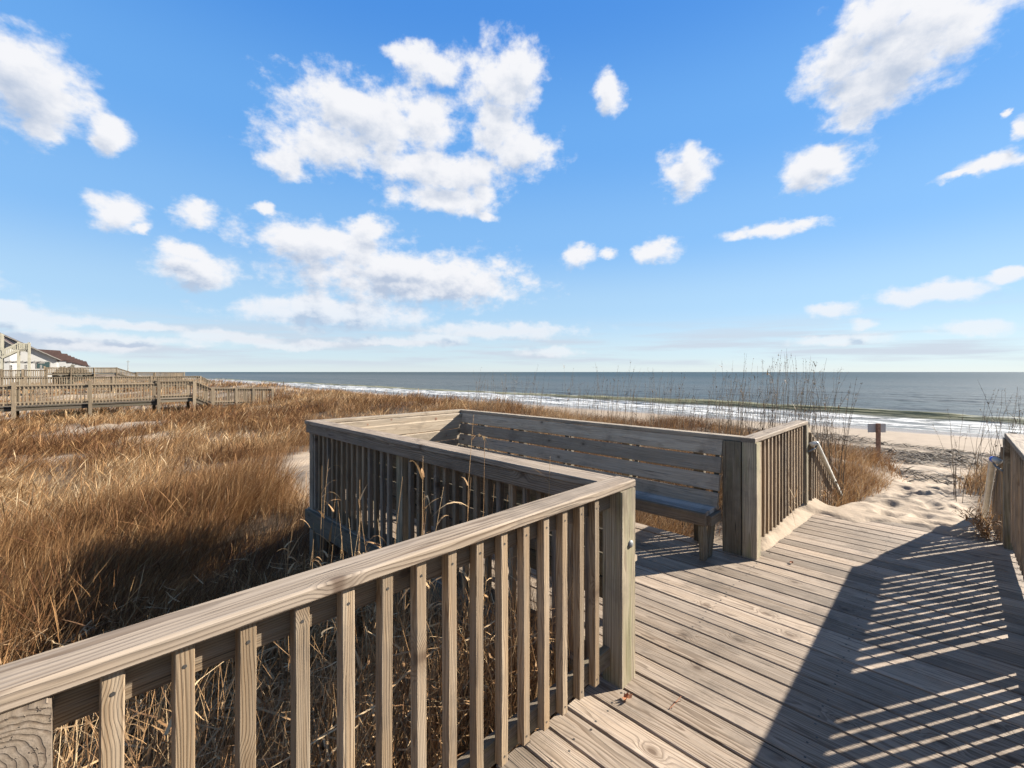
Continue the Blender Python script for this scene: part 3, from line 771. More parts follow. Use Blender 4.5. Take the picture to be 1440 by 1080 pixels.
# picnic shelter / pergola beam in front of the house
pg = thing('pergola', 'low grey pergola of beams under the wide window of the white house', 'pergola', (*P(52, 66), -1))
sp0, sp1 = -8.3, -3.3
for xx in (sp0, -6.4, -4.9, sp1):
    for yy_ in (99, 101): MB().box(xx - .08, xx + .08, yy_ - .08, yy_ + .08, -1.5, Zt(512, xx), axis='z').build('post', 'trim', pg)
for yy_ in (99, 101): MB().box(sp0 - .4, sp1 + .4, yy_ - .05, yy_ + .05, Zt(512, -5) + .25, Zt(512, -5) + .5, axis='x').build('beam', 'trim', pg)
for k in range(9): xx = sp0 + (sp1 - sp0) * k / 8; MB().box(xx - .04, xx + .04, 98.5, 101.5, Zt(512, -5) + .51, Zt(512, -5) + .62, axis='y').build('rafter', 'trim', pg)
# mast
s_, l_ = P(180, 300)
ms = thing('mast', 'thin lone mast on the horizon beyond the boardwalks', 'mast', (s_, l_, -1))
MB().tube([(s_, l_, -1), (s_, l_, 9.5)], [0.3, 0.1], 8).build('pole', 'trim', ms)
MB().box(s_ - .9, s_ + .9, l_ - .06, l_ + .06, 8.3, 8.6, axis='x').build('crossarm', 'trim', ms)

# sign
ss_, sl_ = P(1235, 13.0); gz = float(H(ss_, sl_))
sg = thing('sign', 'small grey sign seen from behind on a brown post by the beach path', 'sign', (ss_, sl_, gz))
topz = CAMZ - (595.5 - 523) * 13.0 / 620
MB().beam((ss_, sl_, gz - 0.3), (ss_ + .01, sl_, topz), 0.09, 0.09, (1, 1, 0), b=0.008).build('post', 'sign_post', sg)
dv = Vector((SQ, -SQ, 0)); ff = Vector((SQ, SQ, 0))
c0 = Vector((ss_, sl_, topz - 0.14)) + ff * 0.055
sp_ = MB().beam(c0 - dv * 0.265, c0 + dv * 0.265, 0.006, 0.26, (0, 0, 1), b=0.001); sp_.build('sign_panel', 'sign', sg)
bs, bl = P(1231, 11.3); bz = float(H(bs, bl))
pb = thing('short_post', 'short dark weathered post among the grass below the sign', 'post', (bs, bl, bz))
tb = CAMZ - (642 - 523) * 11.3 / 620
MB().tube([(bs, bl, bz - .2), (bs, bl, tb - .01), (bs, bl, tb)], [0.055, 0.05, 0.04], 10).build('post', 'screw', pb)
# low shrub mass in front of the houses is built with the foliage below

# ------------------------------------------------------------------ grass
def ramp_mat(name, stops, trans=0.3, rough=0.7):
    m, t, b, o = new_mat(name)
    r = t.node('ShaderNodeValToRGB'); t.link(t.attr('tint'), r.inputs[0])
    el = r.color_ramp.elements
    while len(el) < len(stops): el.new(0.5)
    for e, (p, c) in zip(el, stops): e.position = p; e.color = (*c, 1)
    t.link(r.outputs[0], b.inputs['Base Color']); b.inputs['Roughness'].default_value = rough
    b.inputs['Specular IOR Level'].default_value = 0.2
    tr = t.node('ShaderNodeBsdfTranslucent'); t.link(r.outputs[0], tr.inputs[0])
    mx = t.node('ShaderNodeMixShader'); mx.inputs[0].default_value = trans
    t.link(b.outputs[0], mx.inputs[1]); t.link(tr.outputs[0], mx.inputs[2]); t.link(mx.outputs[0], o.inputs[0])
    return m
M['grass'] = ramp_mat('dry_grass', [(0, (0.075, 0.03, 0.012)), (0.25, (0.155, 0.072, 0.028)), (0.5, (0.255, 0.138, 0.058)), (0.78, (0.39, 0.248, 0.118)), (1, (0.58, 0.45, 0.28))])
M['straw'] = ramp_mat('straw', [(0, (0.13, 0.07, 0.035)), (0.4, (0.23, 0.125, 0.055)), (0.75, (0.38, 0.24, 0.12)), (1, (0.52, 0.38, 0.22))], 0.2)
M['stalk'] = ramp_mat('stalk', [(0, (0.06, 0.042, 0.027)), (0.5, (0.19, 0.135, 0.085)), (1, (0.4, 0.3, 0.18))], 0.1)

def blades(base, height, lean, width, nseg=4, curve=1.6, tint=None, plume=0.0, wig=0.0):
    """ribbons. base Nx3, height N, lean Nx2 horizontal tip offset, width N"""
    N = len(base)
    ang = RNG.uniform(0, 2 * math.pi, N)
    side = np.stack([np.cos(ang), np.sin(ang), np.zeros(N)], -1)
    rows = []
    wv = RNG.uniform(-1, 1, (N, 2)); 
    for k in range(nseg + 1):
        f = k / nseg
        off = np.zeros((N, 3)); off[:, :2] = lean * (f ** curve) ; off[:, 2] = height * f * (1 - 0.25 * f * np.minimum(np.hypot(lean[:, 0], lean[:, 1]) / np.maximum(height, .01), 1.6))
        if wig: off[:, :2] += wv * wig * np.sin(f * 5)[..., None] * height[:, None] if False else wv * (wig * math.sin(f * 5)) * height[:, None]
        w = width * (1 - f) ** 0.6 if plume == 0 else width * (0.55 * (1 - f) ** .5 + plume * math.exp(-((f - 0.8) / 0.13) ** 2))
        w = np.maximum(w, width * 0.12)
        p = base + off
        rows.append(np.stack([p - side * w[:, None] / 2, p + side * w[:, None] / 2], 1))
    V = np.stack(rows, 1).reshape(-1, 3)           # N,(nseg+1),2
    i0 = (np.arange(N) * (nseg + 1) * 2)[:, None]
    q = []
    for k in range(nseg):
        a = i0 + 2 * k
        q.append(np.concatenate([a, a + 1, a + 3, a + 2], 1))
    F = np.stack(q, 1).reshape(-1, 4)
    T = np.repeat(tint if tint is not None else RNG.uniform(0, 1, N), (nseg + 1) * 2)
    return V, F, T
def make_mesh(name, parts, mat):
    V = []; F = []; T = []; n = 0
    for v, f, t_ in parts:
        V.append(v); F.append(f + n); T.append(t_); n += len(v)
    V = np.concatenate(V).astype(np.float32); F = np.concatenate(F).astype(np.int32); T = np.concatenate(T).astype(np.float32)
    me = bpy.data.meshes.new(name)
    me.vertices.add(len(V)); me.vertices.foreach_set('co', V.ravel())
    me.loops.add(F.size); me.loops.foreach_set('vertex_index', F.ravel())
    me.polygons.add(len(F)); me.polygons.foreach_set('loop_start', np.arange(0, F.size, 4, dtype=np.int32))
    me.update()
    a = me.attributes.new('tint', 'FLOAT', 'POINT'); a.data.foreach_set('value', T)
    me.materials.append(mat)
    o = bpy.data.objects.new(name, me); COL.objects.link(o); return o

WIND = np.array([0.75, -0.55])   # tips blown towards the sea-right
def tufts(n, rmin, rmax, a0, a1, power=1.0):
    """points around the camera, dense near by; angles measured from the view axis (left negative)"""
    u = RNG.uniform(0, 1, n)
    r = rmin * (rmax / rmin) ** (u ** power)
    th = R(45) - np.radians(RNG.uniform(a0, a1, n))
    return np.stack([r * np.cos(th), r * np.sin(th)], -1)
def field(n, rmin, rmax, a0, a1, per, hgt, wid, spread, power=1.0, tcol=(0.25, 0.75)):
    P_ = tufts(n, rmin, rmax, a0, a1, power)
    keep = veg_mask(P_[:, 0], P_[:, 1]) > RNG.uniform(0.05, 0.9, n)
    cl = fbm(P_[:, 0] * 1.1, P_[:, 1] * 1.1, 3, 77)
    keep &= sst(cl, 0.34, 0.56) > RNG.uniform(-0.1, 1.0, n)
    P_ = P_[keep]
    N = len(P_)
    dist = np.hypot(P_[:, 0], P_[:, 1])
    patch = fbm(P_[:, 0] * 0.35, P_[:, 1] * 0.35, 3, 90)
    tallm = 0.65 + 0.75 * fbm(P_[:, 0] * 0.6, P_[:, 1] * 0.6, 3, 95)
    hcrest = np.where((P_[:, 0] > 5) & (P_[:, 1] < 9), 0.85, 1.0) * (1 - 0.62 * np.clip(gauss(P_[:, 0], P_[:, 1], 3.2, 8.0, 1.2, 2.2), 0, 1))
    idx = np.repeat(np.arange(N), per); n2 = len(idx)
    sp = spread * (1 + dist[idx] * 0.03)
    b = P_[idx] + RNG.normal(0, 1, (n2, 2)) * sp[:, None]
    ins = veg_mask(b[:, 0], b[:, 1]) > 0.02
    b = b[ins]; idx = idx[ins]; n2 = len(b)
    z = H(b[:, 0], b[:, 1])
    h = hgt * tallm[idx] * hcrest[idx] * RNG.uniform(0.55, 1.15, n2)
    la = (WIND * 0.36 + RNG.normal(0, 0.36, (n2, 2))) * h[:, None]
    tuftlean = RNG.normal(0, 0.22, (N, 2)); la += tuftlean[idx] * h[:, None]
    w = wid * np.maximum(1, dist[idx] / 5.0) * RNG.uniform(0.6, 1.4, n2)
    patch = np.clip((patch - 0.5) * 2.8 + 0.42, 0, 1)
    tint = np.clip(tcol[0] + (tcol[1] - tcol[0]) * (patch[idx] * 0.6 + 0.4 * hash2(idx, idx * 3 + 1)) + RNG.normal(0, 0.22, n2), 0, 1)
    return np.concatenate([b, (z - 0.02)[:, None]], 1), h, la, w, tint
parts = []
def addfield(*a, nseg=4, plume=0.0, curve=1.7, wig=0.0, **k):
    b, h, la, w, ti = field(*a, **k)
    parts.append(blades(b, h, la, w, nseg, curve, ti, plume, wig))
# near foreground left field, mid field, far field
addfield(3600, 1.6, 9, -62, -4, 34, 0.48, 0.0028, 0.08, nseg=5, wig=0.03, tcol=(0.1, 0.8))
addfield(3000, 1.8, 9, -62, -4, 8, 0.70, 0.0038, 0.07, nseg=6, plume=1.3, tcol=(0.0, 0.7), wig=0.02)
addfield(9000, 7, 34, -58, 8, 30, 0.42, 0.0030, 0.14, nseg=3, tcol=(0.12, 0.84))
addfield(5000, 7, 30, -58, 4, 8, 0.58, 0.0036, 0.12, nseg=4, plume=1.3, tcol=(0.1, 0.8))
addfield(9000, 30, 160, -58, 0, 10, 0.5, 0.0045, 0.3, nseg=2)
# behind the bench wall and around the beach path
addfield(9000, 4.5, 18, -20, 54, 20, 0.46, 0.0034, 0.09, nseg=4, tcol=(0.1, 0.75))
# tall rust coloured stand in the hollow left of the alcove
n = 2600
s_ = RNG.uniform(-1.5, 2.3, n); l_ = RNG.uniform(3.2, 8.5, n)
kk_ = (fbm(s_ * 1.4, l_ * 1.4, 3, 31) > 0.42) & ~((s_ > 1.6) & (l_ < 5.5))
s_, l_ = s_[kk_], l_[kk_]; idx = np.repeat(np.arange(len(s_)), 24); n2 = len(idx)
b2 = np.stack([s_[idx] + RNG.normal(0, .07, n2), l_[idx] + RNG.normal(0, .07, n2)], -1)
b2 = b2[~((b2[:, 0] > 1.7) & (b2[:, 1] < 5.4))]; n2 = len(b2)
h_ = RNG.uniform(.4, .85, n2) * (0.7 + 0.5 * fbm(b2[:, 0] * .8, b2[:, 1] * .8, 2, 33))
la_ = (WIND * np.array([.32, .3]) + RNG.normal(0, .17, (n2, 2))) * h_[:, None]
parts.append(blades(np.concatenate([b2, (H(b2[:, 0], b2[:, 1]) - .02)[:, None]], 1), h_, la_, RNG.uniform(.0022, .0046, n2), 5, 1.6, np.clip(RNG.normal(.38, .2, n2), 0, 1), 0.7, .02))
g = make_mesh('dune_grass', parts, M['grass']); tag(g, 'wind blown dry brown grass covering the dunes', 'grass', kind='stuff')
NG = sum(len(p[1]) for p in parts)

# rank dry reeds crowded between the near railing and the alcove, and under the near railing
parts = []
n = 6500
s_ = RNG.uniform(-0.6, 1.84, n); l_ = 1.32 + RNG.uniform(0, 1, n) ** 1.6 * 3.2
d_ = np.exp(-((l_ - 1.3) / 1.6) ** 2)
keep = RNG.uniform(0, 1, n) < 0.35 + 0.65 * d_
s_, l_ = s_[keep], l_[keep]; n = len(s_)
h = np.clip(0.98 - 0.42 * (l_ - 1.2), 0.05, 1) * RNG.uniform(0.35, 1.02, n) ** 0.8 - H(s_, l_)
h = h * RNG.uniform(0.75, 1.0, n)
la = (np.array([0.16, -0.02]) + RNG.normal(0, 0.26, (n, 2))) * h[:, None]
la[:, 1] = np.where(l_ + la[:, 1] < 1.3, np.abs(la[:, 1]) * 0.3, la[:, 1])
la[:, 0] = np.where(s_ + la[:, 0] > 1.84, -np.abs(la[:, 0]) * 0.3, la[:, 0])
base = np.stack([s_, l_, H(s_, l_)], -1)
parts.append(blades(base, h, la, RNG.uniform(0.004, 0.009, n), 7, 1.5, np.clip(RNG.normal(0.5, 0.25, n), 0, 1), 0, 0.04))
# curled leaves on them
m_ = 9500
i = RNG.integers(0, n, m_); f = RNG.uniform(0.15, 0.9, m_)
bp = base[i].copy(); bp[:, :2] += la[i] * (f ** 1.5)[:, None]; bp[:, 2] += h[i] * f * 0.92
lh = RNG.uniform(-0.08, 0.14, m_); ll = RNG.normal(0, 0.11, (m_, 2))
ll[:, 1] = np.where(bp[:, 1] + ll[:, 1] < 1.3, np.abs(ll[:, 1]) * .3, ll[:, 1])
ll[:, 0] = np.where(bp[:, 0] + ll[:, 0] > 1.84, -np.abs(ll[:, 0]), ll[:, 0])
parts.append(blades(bp, lh, ll, RNG.uniform(0.006, 0.014, m_), 4, 0.7, np.clip(RNG.normal(0.65, 0.28, m_), 0, 1), 0, 0.3))
g = make_mesh('reed_thicket', parts, M['straw']); tag(g, 'tangle of dry straw reeds behind the near railing', 'reeds', kind='stuff')

# individual tall dry plants
def dry_plant(name, label, cat, grp, s_, l_, zt, nst, spread, leaf, seed, w=0.006, matn='straw', lean=(0.1, -0.05), head=True, tlo=0.55, thi=1.0, z0=None):
    rg = np.random.default_rng(seed)
    z0 = float(H(s_, l_)) - 0.02 if z0 is None else z0
    root = thing(name, label, cat, (s_, l_, z0), grp)
    P_ = []; hh = zt - z0
    for k in range(nst):
        b0 = Vector((s_ + rg.normal(0, spread * .3), l_ + rg.normal(0, spread * .3), z0))
        h_ = hh * rg.uniform(0.62, 1.0) if k else hh
        le = Vector((lean[0] * h_ + rg.normal(0, spread), lean[1] * h_ + rg.normal(0, spread), 0))
        rad = []; pts = []
        kk = rg.normal(0, 0.012, (7, 2))
        for q in range(7):
            f = q / 6
            pts.append(b0 + le * f ** 1.7 + Vector((kk[q, 0] * f, kk[q, 1] * f, h_ * f)))
            rad.append(w * 0.5 * (1 - 0.75 * f))
        mb = MB(); mb.tube(pts, rad, 5, rg.uniform(tlo, thi)); P_.append((mb, pts, h_))
    st = MB()
    for mb, pts, h_ in P_:
        o_ = len(st.v); st.v += mb.v; st.g += mb.g; st.t += mb.t; st.mi += mb.mi
        st.f += [tuple(x + o_ for x in f) for f in mb.f]
    st.build('stem', matn, root)
    lv = MB()
    def ribbon(p, d, ln, wd, droop, tint, nn=5):
        d = Vector(d).normalized(); sd = d.cross(Vector((0, 0, 1))).normalized()
        ids = []
        tw = rg.uniform(-.8, .8)
        for q in range(nn + 1):
            f = q / nn; c = p + d * (ln * f) + Vector((0, 0, -droop * ln * f * f))
            ww = wd * (1 - f) ** .7 * (0.6 + .8 * math.sin(math.pi * min(1, f + .25))) / 2 + 0.0005
            s2 = (sd * math.cos(tw * f * 2) + Vector((0, 0, 1)) * math.sin(tw * f * 2)) * ww
            ids.append(lv.ring([tuple(c - s2), tuple(c + s2)], [tuple(c), tuple(c)], tint))
        for q in range(nn):
            a_, b_ = ids[q], ids[q + 1]; lv.f.append((a_, a_ + 1, b_ + 1, b_)); lv.mi.append(0)
    for mb, pts, h_ in P_:
        for k in range(leaf):
            q = rg.integers(1, 6); f = rg.uniform(0, 1)
            p = pts[q].lerp(pts[q + 1] if q < 6 else pts[q], f)
            a_ = rg.uniform(0, 6.28)
            ribbon(p, (math.cos(a_), math.sin(a_), rg.uniform(0.5, 2.2)), rg.uniform(.10, .26), rg.uniform(w * .8, w * 1.8), rg.uniform(.2, 1.1), rg.uniform(tlo, thi))
        if head:
            for k in range(5):
                p = pts[5].lerp(pts[6], rg.uniform(0, 1)); a_ = rg.uniform(0, 6.28)
                ribbon(p, (math.cos(a_), math.sin(a_), rg.uniform(.8, 2.5)), rg.uniform(.03, .07), w * 1.0, .8, rg.uniform(tlo, thi), 2)
    if lv.v: lv.build('foliage', matn, root)
    return root
# stalks in front of the alcove railing: px of the base column, depth s
tall = [(452, 1.15, 652, 5, 0.07, 'pale dry reed clump left of the alcove corner post', 6),
        (492, 1.05, 684, 12, 0.10, 'dense pale reed clump before the left alcove balusters', 6),
        (538, 1.1, 678, 5, 0.06, 'thin curling reed beside the middle alcove post', 6),
        (566, 1.0, 690, 12, 0.09, 'bushy straw reed right of the middle alcove post', 6),
        (590, 1.1, 648, 4, 0.05, 'curly leaved reed between the middle post and the tallest reed', 8),
        (645, 1.35, 588, 5, 0.05, 'tallest straw reed reaching above the alcove cap rail', 7),
        (668, 1.4, 618, 5, 0.06, 'slim reed leaning across the alcove cap rail', 6),
        (700, 1.55, 690, 4, 0.05, 'slender reed with a bent tip near the corner', 5),
        (754, 1.72, 648, 3, 0.03, 'short reed poking up behind the near cap rail corner', 4),
        (395, 0.95, 740, 2, 0.06, 'bare branching twig plant above the near railing', 9),
        (345, 1.3, 745, 4, 0.16, 'leaning brown stem plant in the shade left of the alcove', 3),
        (428, 0.9, 762, 5, 0.07, 'small pale reed just above the near cap rail', 4)]
for i, (px, s_, yt, ns, sp, lab, lf) in enumerate(tall):
    r = (px - 720) / 620; l_ = s_ * (1 - r) / (1 + r)
    zt = CAMZ - (yt - 523) * (s_ + l_) * SQ / 620
    dry_plant('dry_reed', lab, 'plant', 'tall dry reeds beside the alcove', s_, l_, zt, ns, sp, lf, 100 + i, w=0.0075, lean=(0.04, 0.04), tlo=.45, thi=.92, head=False)
# plants through the beach railing
dry_plant('dry_reed', 'dry twigs growing through the beach railing over the sand drift', 'plant', 'dry plants by the steps', 5.2, 1.33, 0.45, 5, 0.16, 5, 201, w=0.004, lean=(-.1, -.45), z0=-.05)
dry_plant('dry_reed', 'green and brown tuft at the foot of the right railing post', 'plant', 'dry plants by the steps', 6.08, -0.22, 0.26, 30, 0.10, 5, 202, w=0.005, lean=(-.1, .3), z0=-.06, tlo=.2, thi=.8)
dry_plant('dry_reed', 'small dry tuft at the foot of the white pipe handrail', 'plant', 'dry plants by the steps', 6.5, 1.2, 0.25, 14, 0.14, 4, 203, w=0.005, lean=(0.1, -.2), z0=-.2, tlo=.2, thi=.8)
# sea oats
cnt = 0
def oats(s_, l_, zt, seed, lab, grp, n=7, w=.0072):
    dry_plant('sea_oats', lab, 'plant', grp, s_, l_, zt, n, 0.16, 1, seed, w=w, matn='stalk', lean=(0.06, -0.03), head=True, tlo=0.0, thi=0.7)
rg = np.random.default_rng(5)
px_list = list(np.linspace(960, 1178, 44) + rg.normal(0, 4, 44))
for i, px in enumerate(px_list):
    s_ = rg.uniform(6.8, 9.5); r = (px - 720) / 620; l_ = s_ * (1 - r) / (1 + r)
    Y = (s_ + l_) * SQ; env = 505 + 30 * ((px - 1075) / 95) ** 2
    y_ = env + rg.uniform(-20, 30); zt = CAMZ + (523 - y_) * Y / 620
    oats(s_, l_, zt, 300 + i, 'one of the tall thin sea oats crowded behind the beach railing', 'sea oats behind the beach railing')
for i, px in enumerate(np.linspace(655, 960, 46) + rg.normal(0, 5, 46)):
    s_ = rg.uniform(7, 12); r = (px - 720) / 620; l_ = s_ * (1 - r) / (1 + r)
    Y = (s_ + l_) * SQ; y_ = rg.uniform(504, 550) + (960 - px) * 0.03; zt = CAMZ + (523 - y_) * Y / 620
    oats(s_, l_, zt, 400 + i, 'one of the sparse thin sea oats standing behind the long bench wall', 'sea oats behind the bench wall', 6, .0078)
for i, px in enumerate([1336, 1345, 1372, 1385, 1392, 1404, 1412, 1425, 1433, 1441]):
    s_ = rg.uniform(8.5, 11); r = (px - 720) / 620; l_ = s_ * (1 - r) / (1 + r)
    Y = (s_ + l_) * SQ; y_ = rg.uniform(530, 560) if px > 1360 else 575; zt = CAMZ + (523 - y_) * Y / 620
    oats(s_, l_, zt, 500 + i, 'one of the few dark sea oats on the right hand dune beyond the pipe handrail', 'sea oats on the right dune', 4)

# beach wrack
parts = []
n = 34000
s_ = RNG.uniform(14.5, 31, n); l_ = RNG.uniform(-16, 12, n)
lines = fbm(s_ * 1.1 + 0.1 * np.sin(l_), l_ * 0.16, 3, 55)
keep = (lines > 0.54) & (RNG.uniform(0, 1, n) < 0.9)
s_, l_ = s_[keep], l_[keep]
# main dense line
n3 = 2600
s3 = np.concatenate([27.5 + RNG.normal(0, .35, n3) , 24.0 + RNG.normal(0, .5, n3)]) ; l3 = RNG.uniform(-18, 14, 2 * n3); s3 = s3 + 0.5 * np.sin(l3 * .45) + .3 * np.sin(l3 * 1.3)
s_ = np.concatenate([s_, s3]); l_ = np.concatenate([l_, l3]); n = len(s_)
z = H(s_, l_) + 0.01 + RNG.uniform(0, .05, n)
la = np.stack([RNG.normal(0, .12, n), RNG.choice([-1, 1], n) * RNG.uniform(.15, .6, n)], -1)
parts.append(blades(np.stack([s_, l_, z], -1), RNG.uniform(0.04, 0.22, n), la, RNG.uniform(.03, .075, n), 3, 1.0, np.clip(RNG.normal(.2, .2, n), 0, 1)))
M['wrack'] = ramp_mat('wrack', [(0, (0.03, 0.022, 0.016)), (0.6, (0.09, 0.065, 0.045)), (1, (0.24, 0.18, 0.12))], 0.05)
g = make_mesh('beach_wrack', parts, M['wrack']); tag(g, 'dark dry reed debris washed up in lines across the beach', 'debris', kind='stuff')

# leaves and twig lying on the deck
def dead_leaf(label, s_, l_, size, seed):
    rg = random.Random(seed); mb = MB(); N = 12; R_ = []
    c = mb.ring([(s_, l_, 0.012)], [(0, 0, 0)], .5)
    ids = []
    for k in range(N):
        a_ = 2 * math.pi * k / N; rr = size * (1.0 if k % 3 else 0.62) * rg.uniform(.8, 1.15)
        ids.append(mb.ring([(s_ + rr * math.cos(a_) * 1.3, l_ + rr * math.sin(a_), 0.004 + rg.uniform(0, size * .9) + (0.012 if k % 2 else 0))], [(0, 0, 0)], .5))
    for k in range(N): mb.f.append((c, ids[k], ids[(k + 1) % N])); mb.mi.append(0)
    mb.tube([(s_ + size, l_, 0.01), (s_ + size * 1.8, l_ + size * .5, .012)], .0012, 5)
    o = mb.build('fallen_leaf', 'leaf', loc=(s_, l_, 0)); tag(o, label, 'leaf', 'fallen leaves on the deck')
def deckpt(px, py, z=0):
    Y = (CAMZ - z) * 620 / (py - 523); X = (px - 720) / 620 * Y; return (X + Y) * SQ, (Y - X) * SQ
dead_leaf('curled reddish brown leaf on the deck by the near corner post', *deckpt(882, 985), 0.022, 1)
dead_leaf('tiny dark leaf on the deck near the bench wall end post', *deckpt(1113, 793), 0.016, 2)
a_ = deckpt(942, 998); b_ = deckpt(958, 985)
tw_ = MB().tube([(a_[0], a_[1], .006), ((a_[0] + b_[0]) / 2, (a_[1] + b_[1]) / 2, .012), (b_[0], b_[1], .02)], .0018, 5)
tw_.tube([((a_[0] + b_[0]) / 2, (a_[1] + b_[1]) / 2, .012), (a_[0] + .05, a_[1] - .03, .03)], .0014, 5)
tag(tw_.build('twig', 'leaf', loc=(a_[0], a_[1], 0)), 'thin dark twig lying on the sunny deck boards', 'twig')

# shrubs by the houses
def shrub(label, s_, l_, w, h_, seed):
    rg = np.random.default_rng(seed); n = 900
    root = thing('shrub', label, 'shrub', (s_, l_, -1), 'evergreen shrubs by the houses')
    p = rg.normal(0, 1, (n, 3)); p /= np.linalg.norm(p, axis=1)[:, None]; p *= rg.uniform(.5, 1, n)[:, None] ** .5
    lump = 0.7 + .5 * rg.uniform(0, 1, n)
    v = []; f = []
    for k in range(n):
        c = Vector((s_ + p[k, 0] * w, l_ + p[k, 1] * 2.5, -1 + abs(p[k, 2]) * h_ * lump[k])); d = .3
        a1 = Vector(rg.normal(0, d, 3)); a2 = Vector(rg.normal(0, d, 3)); i = len(v)
        v += [tuple(c - a1), tuple(c + a2), tuple(c + a1), tuple(c - a2)]; f.append((i, i + 1, i + 2, i + 3))
    me = bpy.data.meshes.new('crown'); me.from_pydata(v, [], f); me.materials.append(M['shrub'])
    o = bpy.data.objects.new('crown', me); COL.objects.link(o); o.parent = root; o.location = -root.location
    MB().tube([(s_, l_, -1.5), (s_, l_, -1 + h_ * .6)], .12, 6).build('trunk', 'dark_wood', root)
for i, (px, Y, w, hh, lab) in enumerate([(8, 78, 1.2, 3.2, 'dark shrub behind the lookout stairs'), (88, 80, 1.0, 3.0, 'dark shrub beside the wide window of the white house'),
        (100, 95, 1.5, 3.2, 'dark hedge shrub before the middle row houses'), (113, 120, 2.6, 3.0, 'farthest dark hedge shrub at the end of the row houses')]):
    s_, l_ = P(px, Y); shrub(lab, s_, l_, w, hh, 900 + i)

# ------------------------------------------------------------------ camera, sun, sky
cam = bpy.data.cameras.new('camera'); co = bpy.data.objects.new('camera', cam); COL.objects.link(co)
cam.sensor_width = 36; cam.lens = 620 / 1440 * 36; cam.shift_y = -17 / 1440; cam.clip_start = 0.02; cam.clip_end = 60000
co.location = (0, 0, CAMZ); co.rotation_euler = (R(90), 0, R(-45))
scene.camera = co
EL, AZ = R(29), R(-30)          # sun elevation, azimuth from +x
sun = bpy.data.lights.new('sun', 'SUN'); so = bpy.data.objects.new('sun', sun); COL.objects.link(so)
sun.energy = 5.0; sun.angle = R(0.5); sun.color = (1.0, 0.93, 0.82)
sd = Vector((math.cos(AZ) * math.cos(EL), math.sin(AZ) * math.cos(EL), math.sin(EL)))
so.rotation_euler = sd.to_track_quat('Z', 'Y').to_euler(); so.location = (0, 0, 20)

w = bpy.data.worlds.new('World'); scene.world = w; w.use_nodes = True
w.node_tree.nodes.clear(); t = NT(w.node_tree)
out = t.node('ShaderNodeOutputWorld'); bg = t.node('ShaderNodeBackground'); t.link(bg.outputs[0], out.inputs[0])
sky = t.node('ShaderNodeTexSky', sky_type='NISHITA'); sky.sun_disc = False
sky.sun_elevation = EL; sky.sun_rotation = R(90) - AZ; sky.altitude = 0; sky.air_density = 1.0; sky.dust_density = 0.0; sky.ozone_density = 4.0
SKYSTR = 0.053; EXPO = 1.7
bg.inputs[1].default_value = SKYSTR
tc = t.node('ShaderNodeTexCoord').outputs['Generated']
sp = t.node('ShaderNodeSeparateXYZ'); t.link(tc, sp.inputs[0])
fw = t.vmath('DOT_PRODUCT', tc, (SQ, SQ, 0), out=1); rt = t.vmath('DOT_PRODUCT', tc, (SQ, -SQ, 0), out=1)
az = t.math('ARCTAN2', rt, fw); el = t.math('ARCSINE', sp.outputs[2])
pv = t.node('ShaderNodeCombineXYZ'); t.link(az, pv.inputs[0]); t.link(el, pv.inputs[1])
blobs = [(45,120,85,62),(20,85,55,36),(62,182,38,22),(160,180,30,22),(152,200,20,16),(520,168,100,50),(455,205,75,32),(480,140,50,30),(592,165,50,40),(610,95,48,26),(575,80,30,18),
 (705,112,50,55),(735,95,30,35),(702,175,36,46),(730,215,50,30),(600,232,95,22),(640,245,80,24),(400,230,30,20),(625,278,66,20),(680,272,20,14),
 (165,296,40,22),(270,301,27,20),(370,296,17,9),(455,340,92,26),(520,322,38,18),(420,335,45,18),(275,378,58,24),(258,355,30,14),
 (575,392,145,36),(600,404,120,24),(640,400,85,28),(560,372,90,16),(475,442,115,20),(430,430,60,14),(700,466,105,10),(610,476,50,8),(770,494,40,8),
 (855,132,18,26),(962,242,32,30),(968,222,22,18),(1150,238,48,26),(1165,218,24,14),(1275,60,115,72),(1215,115,62,58),(1190,85,60,40),(1340,30,75,45),(1200,165,30,24),(1240,20,70,40),
 (1080,326,56,10),(1125,318,32,8),(814,358,22,14),(922,350,28,15),(858,356,12,7),(1320,412,90,14),(1265,420,38,12),(1420,390,40,9),(1170,438,32,10),(1215,460,20,8),(1370,461,62,11),(1180,478,60,7),
 (1400,232,50,12),(1437,182,14,14),(205,322,12,7),(1370,244,50,5),(680,300,12,7),(1412,165,8,5),
 (30,446,90,16),(100,452,60,8),(150,480,150,10),(320,474,66,10),(190,457,60,6),(5,428,36,9),(70,470,70,8),(420,482,60,6),(560,480,70,6),(-160,100,120,80),(-200,380,160,40),(1640,120,150,90),(1600,380,120,30),(700,-140,160,60),(1050,-260,200,90),(300,-220,180,80)]
def azel(px, py):
    X = (px - 720) / 620; Zz = (523 - py) / 620
    return math.atan(X), math.atan(Zz / math.sqrt(1 + X * X))
